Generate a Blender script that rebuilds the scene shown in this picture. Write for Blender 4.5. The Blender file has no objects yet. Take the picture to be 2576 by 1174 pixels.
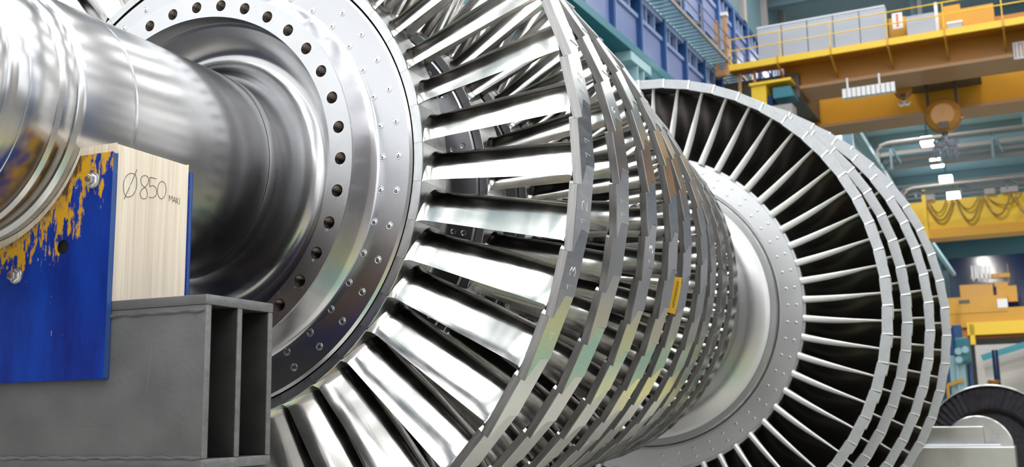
import bpy, bmesh, math, random
import numpy as np
from mathutils import Vector, Matrix
random.seed(7)
C = bpy.context.scene
COL = C.collection
PI = math.pi
# ------------------------------------------------------------------ camera solve (pixels of the 2576x1174 photograph)
FPX, SC, HAX = 2655.9, 0.708, 2.9          # focal length, metres per rotor unit, height of the rotor axis
A = np.array((-1.83494258, -0.33070045, 5.99842148))
D = np.array((0.42779128, 0.16426007, 1.0)); D /= np.linalg.norm(D)
h2 = np.array(((-4920 - 1288) / 2656, (1158 - 587) / 2656, 1.0))
UP = np.cross(D, h2)
if UP[1] > 0: UP = -UP
UP /= np.linalg.norm(UP)
XR = np.cross(D, UP)
_u0 = np.array([0, -1.0, 0]); _u = _u0 - D * (_u0 @ D); _u /= np.linalg.norm(_u)
DELTA = math.atan2(_u @ XR, _u @ UP)
CAM = np.array([-A @ XR, -A @ D, -A @ UP]) * SC
CAM[2] += HAX
PSI = math.radians(3.9)                     # the hall stands turned a little against the rotor
RH = np.array([[math.cos(PSI), -math.sin(PSI), 0], [math.sin(PSI), math.cos(PSI), 0], [0, 0, 1]])
CAMH = RH @ CAM
def wray(px, py):
    r = np.array([(px - 1288) / FPX, (py - 587) / FPX, 1.0]); return np.array([r @ XR, r @ D, r @ UP])
def at(px, py, y):                          # hall coordinates of a pixel on the plane hall-Y = y
    r = RH @ wray(px, py); return CAMH + r * (y - CAMH[1]) / r[1]
def atx(px, py, x):
    r = RH @ wray(px, py); return CAMH + r * (x - CAMH[0]) / r[0]
def proj(P):                                # world metres -> pixel
    w = np.asarray(P) - CAM; c = w[0] * XR + w[1] * D + w[2] * UP
    return 1288 + FPX * c[0] / c[2], 587 + FPX * c[1] / c[2], c[2]

# ------------------------------------------------------------------ materials
def mat(name, col, metal=0.0, rough=0.5, aniso=0.0, radial=False, noise=None, bump=None, spec=None):
    m = bpy.data.materials.new(name); m.use_nodes = True
    nt = m.node_tree; b = nt.nodes['Principled BSDF']
    b.inputs['Base Color'].default_value = (*col, 1); b.inputs['Metallic'].default_value = metal
    b.inputs['Roughness'].default_value = rough
    if spec is not None: b.inputs['Specular IOR Level'].default_value = spec
    if aniso:
        b.inputs['Anisotropic'].default_value = aniso
        t = nt.nodes.new('ShaderNodeTangent'); t.direction_type = 'RADIAL'; t.axis = 'Y'
        nt.links.new(t.outputs[0], b.inputs['Tangent'])
    tc = nt.nodes.new('ShaderNodeTexCoord')
    if noise:                               # (scale xyz, strength, rough strength)
        sc, cs, rs = noise
        mp = nt.nodes.new('ShaderNodeMapping'); mp.inputs['Scale'].default_value = sc
        nt.links.new(tc.outputs['Object'], mp.inputs[0])
        n = nt.nodes.new('ShaderNodeTexNoise'); n.inputs['Scale'].default_value = 1; n.inputs['Detail'].default_value = 6
        nt.links.new(mp.outputs[0], n.inputs['Vector'])
        mr = nt.nodes.new('ShaderNodeMapRange'); mr.inputs['From Min'].default_value = .22; mr.inputs['From Max'].default_value = .78
        mr.inputs['To Min'].default_value = 1 - cs; mr.inputs['To Max'].default_value = 1 + cs * .4
        nt.links.new(n.outputs['Fac'], mr.inputs['Value'])
        mx = nt.nodes.new('ShaderNodeMix'); mx.data_type = 'RGBA'; mx.blend_type = 'MULTIPLY'; mx.inputs['Factor'].default_value = 1
        mx.inputs['A'].default_value = (*col, 1); nt.links.new(mr.outputs[0], mx.inputs['B'])
        nt.links.new(mx.outputs['Result'], b.inputs['Base Color'])
        m2 = nt.nodes.new('ShaderNodeMapRange'); m2.inputs['From Min'].default_value = .2; m2.inputs['From Max'].default_value = .8
        m2.inputs['To Min'].default_value = max(.02, rough - rs); m2.inputs['To Max'].default_value = rough + rs
        nt.links.new(n.outputs['Fac'], m2.inputs['Value']); nt.links.new(m2.outputs[0], b.inputs['Roughness'])
    if bump:                                # (scale xyz, strength)
        sc, st = bump
        mp = nt.nodes.new('ShaderNodeMapping'); mp.inputs['Scale'].default_value = sc
        nt.links.new(tc.outputs['Object'], mp.inputs[0])
        n = nt.nodes.new('ShaderNodeTexNoise'); n.inputs['Scale'].default_value = 1; n.inputs['Detail'].default_value = 3
        nt.links.new(mp.outputs[0], n.inputs['Vector'])
        bp = nt.nodes.new('ShaderNodeBump'); bp.inputs['Strength'].default_value = st; bp.inputs['Distance'].default_value = .01
        nt.links.new(n.outputs['Fac'], bp.inputs['Height']); nt.links.new(bp.outputs[0], b.inputs['Normal'])
    return m
def emit(name, col, s):
    m = bpy.data.materials.new(name); m.use_nodes = True; nt = m.node_tree
    b = nt.nodes['Principled BSDF']; b.inputs['Base Color'].default_value = (.8, .8, .8, 1)
    b.inputs['Emission Color'].default_value = (*col, 1); b.inputs['Emission Strength'].default_value = s
    return m
M = {}
M['disc'] = mat('turned_steel', (.56, .56, .585), 1, .22, .4, noise=((3, 3, 3), .06, .02))
M['flange'] = mat('milled_steel', (.60, .60, .62), 1, .28, .4, noise=((5, 5, 5), .06, .02))
M['shaft'] = mat('journal_steel', (.56, .56, .57), 1, .21, .5, noise=((5, 2.2, 5), .22, 0))
M['blade'] = mat('polished_blade_steel', (.65, .635, .615), 1, .16, noise=((3, 3, 14), .08, .04), bump=((26, 26, 1.6), .075))
M['shroud'] = mat('ground_shroud_steel', (.66, .67, .67), 1, .19, noise=((60, 9, 30), .10, .03))
M['root'] = mat('milled_root_steel', (.60, .61, .62), 1, .3, noise=((10, 60, 60), .15, .05))
M['strip'] = mat('ribbed_shroud_steel', (.37, .36, .355), 1, .36, noise=((8, 40, 160), .3, .06))
M['twist'] = mat('oxidised_blade_steel', (.085, .075, .068), 1, .42, noise=((4, 4, 6), .2, .05))  # shade of the deep blade passages put into the colour
M['edge'] = mat('ground_blade_edge', (.90, .90, .90), .5, .34)  # reflected brightness of the inlet edges put into the colour
M['satin'] = mat('satin_drum_steel', (.60, .60, .61), .95, .31, .4, noise=((3, 3, 3), .06, .02))
M['pin'] = mat('pin_steel', (.62, .63, .65), 1, .25)
M['dark'] = mat('dark_bore', (.40, .36, .33), 1, .28)
M['black'] = mat('black_recess', (.01, .01, .01), 0, .8)
M['bright'] = mat('bright_chamfer', (.9, .9, .9), 1, .25)

# ------------------------------------------------------------------ mesh builder
class MB:
    def __init__(s): s.v = []; s.f = []; s.mi = []
    def add(s, vs, fs, mi=0):
        o = len(s.v); s.v += [tuple(map(float, q)) for q in vs]
        for f in fs: s.f.append(tuple(o + i for i in f)); s.mi.append(mi)
    def box(s, x0, y0, z0, x1, y1, z1, mi=0):
        v = [(x, y, z) for x in (x0, x1) for y in (y0, y1) for z in (z0, z1)]
        s.add(v, [(0, 1, 3, 2), (4, 6, 7, 5), (0, 4, 5, 1), (2, 3, 7, 6), (0, 2, 6, 4), (1, 5, 7, 3)], mi)
    def beam(s, a, b, w, h, mi=0):          # rectangular bar from a to b
        a = Vector(a); b = Vector(b); d = (b - a).normalized()
        up = Vector((0, 0, 1)) if abs(d.z) < .95 else Vector((0, 1, 0))
        x = d.cross(up).normalized() * w / 2; z = x.cross(d).normalized() * h / 2
        v = [p + sx * x + sz * z for p in (a, b) for sx, sz in ((-1, -1), (1, -1), (1, 1), (-1, 1))]
        s.add(v, [(0, 1, 2, 3), (7, 6, 5, 4), (0, 4, 5, 1), (1, 5, 6, 2), (2, 6, 7, 3), (3, 7, 4, 0)], mi)
    def tube(s, pts, r, n=8, mi=0, cap=True):
        pts = [Vector(p) for p in pts]; rings = []
        rr = r if isinstance(r, (list, tuple)) else [r] * len(pts)
        for i, p in enumerate(pts):
            d = (pts[min(i + 1, len(pts) - 1)] - pts[max(i - 1, 0)]).normalized()
            up = Vector((0, 0, 1)) if abs(d.z) < .9 else Vector((0, 1, 0))
            x = d.cross(up).normalized(); z = x.cross(d)
            rings.append([p + rr[i] * (math.cos(2 * PI * k / n) * x + math.sin(2 * PI * k / n) * z) for k in range(n)])
        o = [q for R_ in rings for q in R_]; fs = []
        for i in range(len(pts) - 1):
            for k in range(n): fs.append((i * n + k, i * n + (k + 1) % n, (i + 1) * n + (k + 1) % n, (i + 1) * n + k))
        if cap: fs += [tuple(range(n))[::-1], tuple(range((len(pts) - 1) * n, len(pts) * n))]
        s.add(o, fs, mi)
    def prism(s, poly, y0, y1, mi=0):       # poly of (x,z) extruded along y
        n = len(poly); v = [(x, y0, z) for x, z in poly] + [(x, y1, z) for x, z in poly]
        s.add(v, [tuple(range(n)), tuple(range(2 * n - 1, n - 1, -1))] + [(i, (i + 1) % n, n + (i + 1) % n, n + i) for i in range(n)], mi)
    def lathe(s, prof, n=192, mi=0, closed=False):    # prof of (r, y) about the local Y axis
        # long straight runs get support rings next to their ends so that their shading stays straight
        pp = []
        for i, (r, y) in enumerate(prof):
            pp.append((r, y))
            if i + 1 < len(prof):
                r2, y2 = prof[i + 1]; L = math.hypot(r2 - r, y2 - y)
                if L > .12:
                    q = .003 / L
                    for f in (q, .5, 1 - q): pp.append((r + (r2 - r) * f, y + (y2 - y) * f))
        if not closed: prof = pp
        m = len(prof); v = []; fs = []
        for r, y in prof:
            for k in range(n): t = 2 * PI * k / n; v.append((r * math.sin(t), y, r * math.cos(t)))
        for i in range(m if closed else m - 1):
            j = (i + 1) % m
            for k in range(n): fs.append((i * n + k, i * n + (k + 1) % n, j * n + (k + 1) % n, j * n + k))
        s.add(v, fs, mi)
    def mesh(s, name, mats, ang=35, recalc=True, bevel=0):
        me = bpy.data.meshes.new(name); me.from_pydata(s.v, [], s.f)
        for m in (mats if isinstance(mats, (list, tuple)) else [mats]): me.materials.append(m)
        me.polygons.foreach_set('material_index', s.mi)
        if recalc or bevel:
            bm = bmesh.new(); bm.from_mesh(me)
            if bevel:
                bmesh.ops.remove_doubles(bm, verts=bm.verts, dist=1e-5)
                es = [e for e in bm.edges if len(e.link_faces) == 2 and e.calc_face_angle(0) > .6]
                bmesh.ops.bevel(bm, geom=es, offset=bevel, segments=2, profile=.5, affect='EDGES', clamp_overlap=True)
            bmesh.ops.recalc_face_normals(bm, faces=bm.faces); bm.to_mesh(me); bm.free()
        me.update()
        if ang: me.shade_smooth(); me.set_sharp_from_angle(angle=math.radians(ang))
        return me
    def build(s, name, mats, parent=None, **k):
        o = bpy.data.objects.new(name, s.mesh(name, mats, **k)); COL.objects.link(o)
        if parent: o.parent = parent
        return o
def tag(o, label=None, cat=None, group=None, kind=None):
    if label: o['label'] = label
    if cat: o['category'] = cat
    if group: o['group'] = group
    if kind: o['kind'] = kind
    return o
def link(name, me, parent, rotY=0.0):
    o = bpy.data.objects.new(name, me); COL.objects.link(o); o.parent = parent; o.rotation_euler = (0, rotY, 0); return o
def empty(name, loc, rz=0.0):
    o = bpy.data.objects.new(name, None); COL.objects.link(o); o.location = loc; o.rotation_euler = (0, 0, rz); o.empty_display_size = .2; return o
def hallroot(name, base):                   # an Empty standing in the hall frame; returns it and the local shift
    w = RH.T @ np.array(base, float); return empty(name, w, -PSI)

# ================================================================== THE ROTOR (local units: rotor unit * SC)
def S(p): return [(r * SC, y * SC) for r, y in p]
rotor = empty('turbine_rotor', (0, 0, HAX))
tag(rotor, 'large bladed steel steam turbine rotor lying across the hall on a cradle', 'turbine rotor')
# --- near shaft with its collars
mb = MB()
mb.lathe(S([(0, -3.4), (.50, -3.4), (.66, -3.38), (.66, -1.95), (.655, -1.93), (.62, -1.90), (.585, -1.86), (.566, -1.81), (.560, -1.76), (.560, -1.735), (.564, -1.728), (.571, -1.722), (.574, -1.712), (.574, -1.662), (.571, -1.659), (.571, -1.656), (.574, -1.653),
    (.574, -1.512), (.571, -1.505), (.571, -1.500), (.578, -1.492), (.584, -1.484), (.584, -1.420), (.581, -1.413), (.581, -1.408), (.590, -1.402), (.599, -1.392), (.600, -1.38), (.600, -1.09), (.5985, -1.085), (.5985, -1.075), (.600, -1.07), (.600, -.075), (.597, -.065), (.590, -.06), (.590, .0), (.597, .02), (.61, .05), (.63, .11), (.655, .165), (.69, .21), (.735, .235), (.785, .235), (.84, .21), (.885, .165), (.915, .12), (.93, .115)]))
mb.build('shaft', M['shaft'], rotor)
# --- bolt ring with 36 threaded holes
mb = MB(); NH = 36; r0, r1, rh = .934, 1.072, .0335
for k in range(NH):
    th0 = 2.37357 + DELTA - 2 * PI / NH * k; hp = PI / NH
    rect = []
    E_ = 9
    cs = [(r0, -hp), (r1, -hp), (r1, hp), (r0, hp)]
    for i in range(4):
        a, b = cs[i], cs[(i + 1) % 4]
        for j in range(E_): t = j / E_; rect.append((a[0] + (b[0] - a[0]) * t, a[1] + (b[1] - a[1]) * t))
    def P(r, t, y): return (r * SC * math.sin(th0 + t), y * SC, r * SC * math.cos(th0 + t))
    circ = []
    for r, t in rect:
        an = math.atan2(t, r - 1.0); circ.append((1 + rh * math.cos(math.atan2(t * 1.0, r - 1)), rh * math.sin(an)))
    n = len(rect); v = [P(r, t, 0) for r, t in rect] + [P(r, t, 0) for r, t in circ]
    mb.add(v, [(i, (i + 1) % n, n + (i + 1) % n, n + i) for i in range(n)], 0)
    # thread wall
    ys = []
    for j in range(7): ys += [(rh, .004 + j * .016), (rh * .88, .012 + j * .016)]
    ys += [(rh * .88, .12), (rh * .5, .15), (.002, .16)]
    m_ = 20
    prev = None; vv = []; ff = []
    for q, (rr, y) in enumerate([(rh, 0)] + ys):
        for i in range(m_): an = 2 * PI * i / m_; vv.append(P(1 + rr * math.cos(an), rr * math.sin(an), y))
        if q:
            for i in range(m_): ff.append(((q - 1) * m_ + i, (q - 1) * m_ + (i + 1) % m_, q * m_ + (i + 1) % m_, q * m_ + i))
    mb.add(vv, ff, 1)
mb.lathe(S([(.930, .112), (.934, .104), (.934, .0)]), 360, 0)
mb.lathe(S([(1.072, 0), (1.0745, .006), (1.0745, .03)]), 360, 0)
ringo = mb.build('bolt_ring', [M['flange'], M['dark']], rotor, ang=30)
# stamped numbers under the holes: single stroke digits
GLY = {'0': [[(0, .2), (.15, 0), (.45, 0), (.6, .2), (.6, .8), (.45, 1), (.15, 1), (0, .8), (0, .2)]], '1': [[(.1, .75), (.35, 1), (.35, 0)]], '2': [[(0, .8), (.15, 1), (.45, 1), (.6, .75), (0, 0), (.6, 0)]],
       '3': [[(0, .9), (.3, 1), (.55, .8), (.3, .55), (.6, .3), (.3, 0), (0, .1)]], '9': [[(.55, .6), (.3, .5), (.05, .7), (.2, 1), (.5, .95), (.58, .6), (.4, 0)]], '8': [[(.3, .52), (.05, .75), (.3, 1), (.55, .75), (.3, .52), (0, .25), (.3, 0), (.6, .25), (.3, .52)]],
       '5': [[(.55, 1), (.1, 1), (.05, .58), (.3, .62), (.58, .4), (.5, .08), (.2, 0), (0, .12)]], 'M': [[(0, 0), (.1, 1), (.32, .35), (.54, 1), (.64, 0)]], 'A': [[(0, 0), (.3, 1), (.6, 0)], [(.12, .35), (.48, .35)]], 'X': [[(0, 0), (.5, 1)], [(0, 1), (.55, 0)]],
       'i': [[(.15, 0), (.15, .6)], [(.15, .85), (.15, .92)]], '7': [[(0, 1), (.6, 1), (.2, 0)]], '4': [[(.45, 0), (.45, 1), (0, .35), (.6, .35)]]}
def strokes(mb, text, place, h, w, gap=.85, mi=0):      # place(u, v) -> point on the surface; u, v in the units of h
    x = 0
    for ch in text:
        for st in GLY[ch]: mb.tube([place(x + p[0] * h, p[1] * h) for p in st], w, 5, mi)
        x += h * gap
for idx, txt in ((4, '9'), ): pass
for k, txt in ((5, '10'), (4, '11'), (3, '12'), (2, '13'), (1, '14')):
    th = 2.37357 + DELTA - 2 * PI / NH * k; mb = MB(); hh = .011 * SC
    t0 = th + .0485
    def pl(u, v, t0=t0):
        return Vector(((1.0 * SC) * math.sin(t0), -.0006, (1.0 * SC) * math.cos(t0))) + Vector((math.sin(t0), 0, math.cos(t0))) * (u - hh * .7) * 1 + Vector((-math.cos(t0), 0, math.sin(t0))) * v
    strokes(mb, txt, pl, hh, .0009)
    mb.build('stamped_number', M['bright'], ringo)
# --- discs (near: nine, far: four)
NEAR = [  # N, z of the tip apex, R, angle of an apex, front->apex, apex->rear
    (41, .3627, 2.2629, 1.2266, .100, .130), (43, 1.2158, 2.1953, 1.0221, .095, .150), (48, 1.9064, 2.1876, 1.0387, .12, .12), (50, 2.5629, 2.1703, 1.0353, .13, .11), (54, 3.2396, 2.1128, 1.1872, .16, .08),
    (54, 4.0194, 2.0671, 1.1866, .16, .08), (58, 4.6631, 2.0030, 1.2071, .16, .07), (60, 5.3778, 1.9574, 1.2679, .16, .07), (60, 6.0537, 1.9245, .9567, .16, .07)]
HUB = 1.40
mb = MB()
mb.lathe(S([(1.0745, .02), (1.080, .06), (1.090, .10), (1.102, .135), (1.116, .160), (1.128, .171), (1.14, .1735), (1.322, .1735), (1.337, .186), (1.3385, .20), (1.3385, .46), (1.325, .47), (1.15, .47), (1.10, .50), (1.08, .56), (1.08, .62)]), 240)
mb.build('rotor_disc', M['disc'], rotor)
zf_prev = None
for i, (N, z, R, ph, a1, a2) in enumerate(NEAR):
    if i == 0: continue
    f = z - a1 - .075; hub = HUB - .012 * i; b = f + .30
    nx = NEAR[i + 1][1] - NEAR[i + 1][4] - .075 if i + 1 < len(NEAR) else 6.5
    pv = NEAR[i - 1][1] - NEAR[i - 1][4] - .075 + .30
    mid = (pv + f) / 2
    mb = MB(); lo = 1.08
    mb.lathe(S([(lo, mid if i > 1 else .60), (lo, f - .06), (lo + .03, f - .015), (lo + .06, f), (hub - .075, f), (hub - .06, f + .012), (hub - .06, b), (hub - .08, b + .01), (lo + .06, b + .01), (lo, b + .06), (lo, (b + nx) / 2 + .01)]), 160)
    mb.build('rotor_disc', M['disc'], rotor)
# far drum and discs
FAR = [(56, 9.2042, 3.109, 1.3572), (56, 10.3198, 3.285, 1.5668), (56, 11.5624, 3.535, 1.4589), (56, 12.887, 3.735, 1.3422)]
FP = 9.34
mb = MB()
mb.lathe(S([(1.08, 6.35), (1.20, 6.38), (1.27, 6.45), (1.30, 6.6), (1.31, 7.4), (1.32, 8.3), (1.34, 8.7), (1.385, 8.97), (1.44, 9.12), (1.52, 9.235), (1.60, 9.30), (1.68, 9.325), (1.722, 9.33), (1.725, 9.345), (1.735, 9.345), (1.738, 9.32), (1.80, 9.318), (1.815, 9.33), (1.835, 9.375), (1.848, 9.375), (1.852, 9.343), (1.862, FP), (2.135, FP), (2.150, FP + .015), (2.152, FP + .03),
    (2.152, 9.95), (2.0, 9.97), (1.7, 10.0), (1.6, 10.1)]), 240)
mb.build('rotor_drum', M['satin'], rotor)
for i in range(1, 4):
    z = FAR[i][1] + .10
    mb = MB(); hub = 2.16 + .05 * i
    mb.lathe(S([(1.6, z - .5), (1.62, z - .05), (1.7, z), (hub, z), (hub, z + .6), (1.7, z + .62), (1.6, z + .72)]), 128)
    mb.build('rotor_disc', M['disc'], rotor)
mb = MB(); mb.lathe(S([(1.6, 13.6), (1.3, 13.8), (.8, 14.1), (.6, 14.6), (.6, 16.2), (.0, 16.2)]), 96); mb.build('tail_shaft', M['shaft'], rotor)
# --- locking pins
def pin_mesh(r):
    mb = MB()
    mb.lathe([(r, .001), (r, -.0006), (r * .96, -.0011), (r * .82, -.0011), (r * .78, -.0006), (r * .72, -.0005), (r * .67, -.0010), (r * .2, -.0010)], 28, 0)
    mb.lathe([(r * .2, -.0011), (r * .12, -.0012), (.0001, -.0012)], 12, 1)
    return mb.mesh('locking_pin', [M['pin'], M['black']], ang=50)
pm = pin_mesh(.0215 * SC)
npins = 0
for k in range(41):
    th = 2.24374 + DELTA - 2 * PI / 41 * k
    for R in (1.2564, 1.1579):
        w = (R * SC * math.sin(th), .1735 * SC, R * SC * math.cos(th)); q = proj((w[0], w[1], w[2] + HAX))
        if -20 < q[0] < 2596 and -20 < q[1] < 1194 and not (q[0] < 690 and q[1] > 200):
            o = link('locking_pin', pm, rotor); o.location = w; npins += 1
pm2 = MB(); r = .0235 * SC
pm2.lathe([(r * .9, .002), (r * .88, -.0015), (r * .75, -.003), (r * .5, -.0032), (.0001, -.0034)], 16); pm2 = pm2.mesh('locking_pin', [M['pin']], ang=60)
for k in range(56):
    th = 1.39077 + DELTA + 2 * PI / 56 * k
    for R in (2.05544, 1.9456):
        w = (R * SC * math.sin(th), FP * SC, R * SC * math.cos(th)); q = proj((w[0], w[1], w[2] + HAX))
        if 1640 < q[0] < 2596 and -20 < q[1] < 1194 and q[0] > 1760 - max(0, (q[1] - 900)) * .9:
            if npins < 100: o = link('locking_pin', pm2, rotor); o.location = w; npins += 1
# pins on the second disc, seen between the blades
mb = MB()
f2 = NEAR[1][1] - NEAR[1][4] - .075
for k in range(43):
    for R in (1.255, 1.185):
        th = 1.5 + 2 * PI / 43 * k; cx, cz = R * SC * math.sin(th), R * SC * math.cos(th); r = .019 * SC
        for (ra, ya), (rb, yb) in (((r, .001), (r * .9, -.004)), ((r * .9, -.004), (r * .6, -.001)), ((r * .6, -.001), (.0005, -.001))):
            n = 14; v = [(cx + ra * math.cos(2 * PI * j / n), f2 * SC + ya, cz + ra * math.sin(2 * PI * j / n)) for j in range(n)] + [(cx + rb * math.cos(2 * PI * j / n), f2 * SC + yb, cz + rb * math.sin(2 * PI * j / n)) for j in range(n)]
            mb.add(v, [(j, (j + 1) % n, n + (j + 1) % n, n + j) for j in range(n)])
mb.build('pin_circle', M['pin'], rotor, ang=50)

# --- blades
SUC = [(-.098, .000), (-.080, .007), (-.060, .016), (-.040, .027), (-.020, .040), (.000, .054), (.020, .070), (.040, .088), (.058, .108), (.073, .132), (.083, .160), (.086, .188), (.082, .215), (.070, .240), (.054, .262), (.036, .280)]
PRS = [(.024, .286), (.014, .280), (.015, .262), (.022, .235), (.026, .205), (.022, .172), (.010, .140), (-.012, .108), (-.040, .076), (-.068, .043), (-.092, .012)]
SEC = SUC + PRS
def blade_mesh(N, hub, Rt, z0, z1, name, far=False):
    # returns mesh of one airfoil at theta 0; t runs to -x, a along y, radius along z
    mb = MB(); pit = 2 * PI * hub / N; tp = 2 * PI * Rt / N; K = 9
    n = len(SEC); v = []
    for j in range(K + 3):
        if j == 0: s = 0.0; g = 1.14
        elif j == 1: s = .025; g = 1.03
        elif j == K + 2: s = 1.0; g = 1.05
        else: s = .05 + (j - 2) / (K - 1) * .93; g = 1.0
        r = hub + (Rt - hub) * s
        kt = (pit / .2146) * (1 + .22 * s); ka = (1 - .12 * s)
        zc = z0 + (z1 - z0) * s
        tw = -.10 * max(0, s - .55)            # the nose winds up a little towards the tip
        for t, a in SEC:
            tt = t * kt * g + tw * (a / .28) ** 2 * .6; aa = (a - .14) * ka * g + .14
            v.append((-tt * SC, (zc + aa) * SC, r * SC))
    fs = []
    for j in range(K + 2):
        for i in range(n): fs.append((j * n + i, j * n + (i + 1) % n, (j + 1) * n + (i + 1) % n, (j + 1) * n + i))
    mb.add(v, fs)
    return mb
def root_mb(N, hub, f, mi=0):
    mb = MB(); hw = PI / N * .994; r0, r1 = hub - .052, hub; n = 4
    v = []
    for y in (f, f + .004, f + .285, f + .29):
        e = 0 if y in (f + .004, f + .285) else .0025
        for r in (r0, r1 - e):
            for q in range(n + 1): t = -hw + 2 * hw * q / n; v.append((r * SC * math.sin(t), y * SC, r * SC * math.cos(t)))
    m = n + 1; fs = []
    for j in range(3):
        for r in (0, 1):
            for q in range(n): o = j * 2 * m + r * m; fs.append((o + q, o + q + 1, o + 2 * m + q + 1, o + 2 * m + q))
        for q in (0, n): o = j * 2 * m; fs.append((o + q, o + m + q, o + 3 * m + q, o + 2 * m + q))
    for o in (0, 6 * m):
        for q in range(n): fs.append((o + q, o + q + 1, o + m + q + 1, o + m + q))
    mb.add(v, fs, mi); return mb
TILT = math.radians(3.8)
def shroud_mb(N, R, z, a1, a2, thick=.048, off=0):
    # flat block with a Z-cut at both ends; the t=-p/2 end stands out
    mb = MB(); p = 2 * R * math.tan(PI / N) * .997; dg = .36 * p; e = .004
    zf = z - a1; L = a1 + a2
    low = [(-p / 2, 0), (-p / 2 + dg, a1), (-p / 2 + dg + .004, a1 + .012 + (a2 - .012) * 1.0)]
    low = [(-p / 2, 0), (-p / 2 + dg - .012, a1 - .012), (-p / 2 + dg - .002, a1 + .006), (-p / 2 + dg + .003, L)]
    hi = [(t + p, a) for t, a in low][::-1]
    out = low + hi; n = len(out)
    Rc = R * math.cos(PI / N)
    def P(t, a, r):
        c, s_ = math.cos(TILT), math.sin(TILT)
        rr = r - t * math.tan(TILT); return (-t * SC, (zf + a) * SC, rr * SC)
    def shr(pts, d):                          # inset towards the middle for the chamfer
        cx = sum(q[0] for q in pts) / len(pts); cy = sum(q[1] for q in pts) / len(pts)
        return [(t + (d if t < cx else -d), a + (d if a < cy else -d)) for t, a in pts]
    rings = [(out, Rc - thick), (out, Rc - .003), (shr(out, .003), Rc)]
    v = []
    for pts, r in rings: v += [P(t, a, r) for t, a in pts]
    fs = []; mi = []
    for j in range(2):
        for i in range(n): fs.append((j * n + i, j * n + (i + 1) % n, (j + 1) * n + (i + 1) % n, (j + 1) * n + i))
    # side faces: the front (last->first edge, i = n-1) carries the ribbed finish
    for f, q in [(fs[:n], 0), (fs[n:], 1)]:
        for i, ff in enumerate(f):
            mb.add([v[k] for k in ff], [(0, 1, 2, 3)], 1 if i == n - 1 else 0)
    mb.add(v[2 * n:], [tuple(range(n))], 0)
    mb.add(v[:n], [tuple(range(n))], 1)
    # two machining grooves on the front face
    return mb
def weld(me):
    bm = bmesh.new(); bm.from_mesh(me); bmesh.ops.remove_doubles(bm, verts=bm.verts, dist=1e-6); bmesh.ops.recalc_face_normals(bm, faces=bm.faces); bm.to_mesh(me); bm.free()
    me.shade_smooth(); me.set_sharp_from_angle(angle=math.radians(25)); return me
insts = []       # (pixel pitch, stage, theta)
stage = []
for i, (N, z, R, ph, a1, a2) in enumerate(NEAR):
    hub = HUB - .012 * i; f = z - a1 - .075 if i else .180
    bt = blade_mesh(N, hub, R * math.cos(PI / N) - .047, f + .012, z - a1 - .005, 'blade')
    rt = root_mb(N, hub, f); sh = shroud_mb(N, R, z, a1, a2)
    p = 2 * R * math.tan(PI / N); dg = .36 * p
    stage.append((bt, rt, sh))
    for k in range(N):
        th = ph + DELTA + dg / R - PI / N + 2 * PI / N * k
        ctr = np.array((R * math.sin(th), z, R * math.cos(th))) * SC; ctr[2] += HAX
        q = proj(ctr); mid = np.array(((R - .15) * math.sin(th), z - a1, (R - .15) * math.cos(th))) * SC; mid[2] += HAX; q2 = proj(mid)
        tocam = CAM - ctr; rad = np.array((math.sin(th), 0, math.cos(th)))
        vis = -60 < q2[0] < 2640 and -60 < q2[1] < 1240 and (i == 0 or rad @ tocam > -.2)
        if i == 0:
            b0 = np.array((1.6 * math.sin(th), .2, 1.6 * math.cos(th))) * SC; b0[2] += HAX; q3 = proj(b0)
            vis = vis or (-20 < q3[0] < 2600 and -20 < q3[1] < 1190)
            if q3[0] < 640 and q3[1] > 100: vis = False
            if th % (2 * PI) > PI * 1.25: vis = vis and q3[1] > 0
        insts.append((FPX * p * SC / q[2] if vis else -1, i, th, k))
insts.sort(key=lambda t: -t[0])
chosen = [t for t in insts[:100] if t[0] > 0]; rest = insts[len(chosen):]
numbered = {}
bm_cache = {}
for i, (bt, rt, sh) in enumerate(stage):
    bm_cache[i] = (bt.mesh('blade', M['blade'], ang=50), rt.mesh('blade_root', M['root'], ang=30), weld(sh.mesh('shroud', [M['shroud'], M['strip']])))
for _, i, th, kk in chosen:
    a, b, c = bm_cache[i]
    o = link('blade', a, rotor, th); numbered[(i, kk)] = o; link('blade_root', b, o); link('shroud', c, o)
def bake(dst, src, th, mo):
    c, s_ = math.cos(th), math.sin(th)
    o = len(dst.v); dst.v += [(x * c + z_ * s_, y, -x * s_ + z_ * c) for x, y, z_ in src.v]
    dst.f += [tuple(o + q for q in f) for f in src.f]; dst.mi += [mo[m] for m in src.mi]
mb = MB()
for _, i, th, kk in rest:
    bt, rt, sh = stage[i]; bake(mb, bt, th, {0: 0}); bake(mb, rt, th, {0: 1}); bake(mb, sh, th, {0: 2, 1: 3})
tag(mb.build('blade_rows', [M['blade'], M['root'], M['shroud'], M['strip']], rotor, ang=40), kind='stuff')
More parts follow.
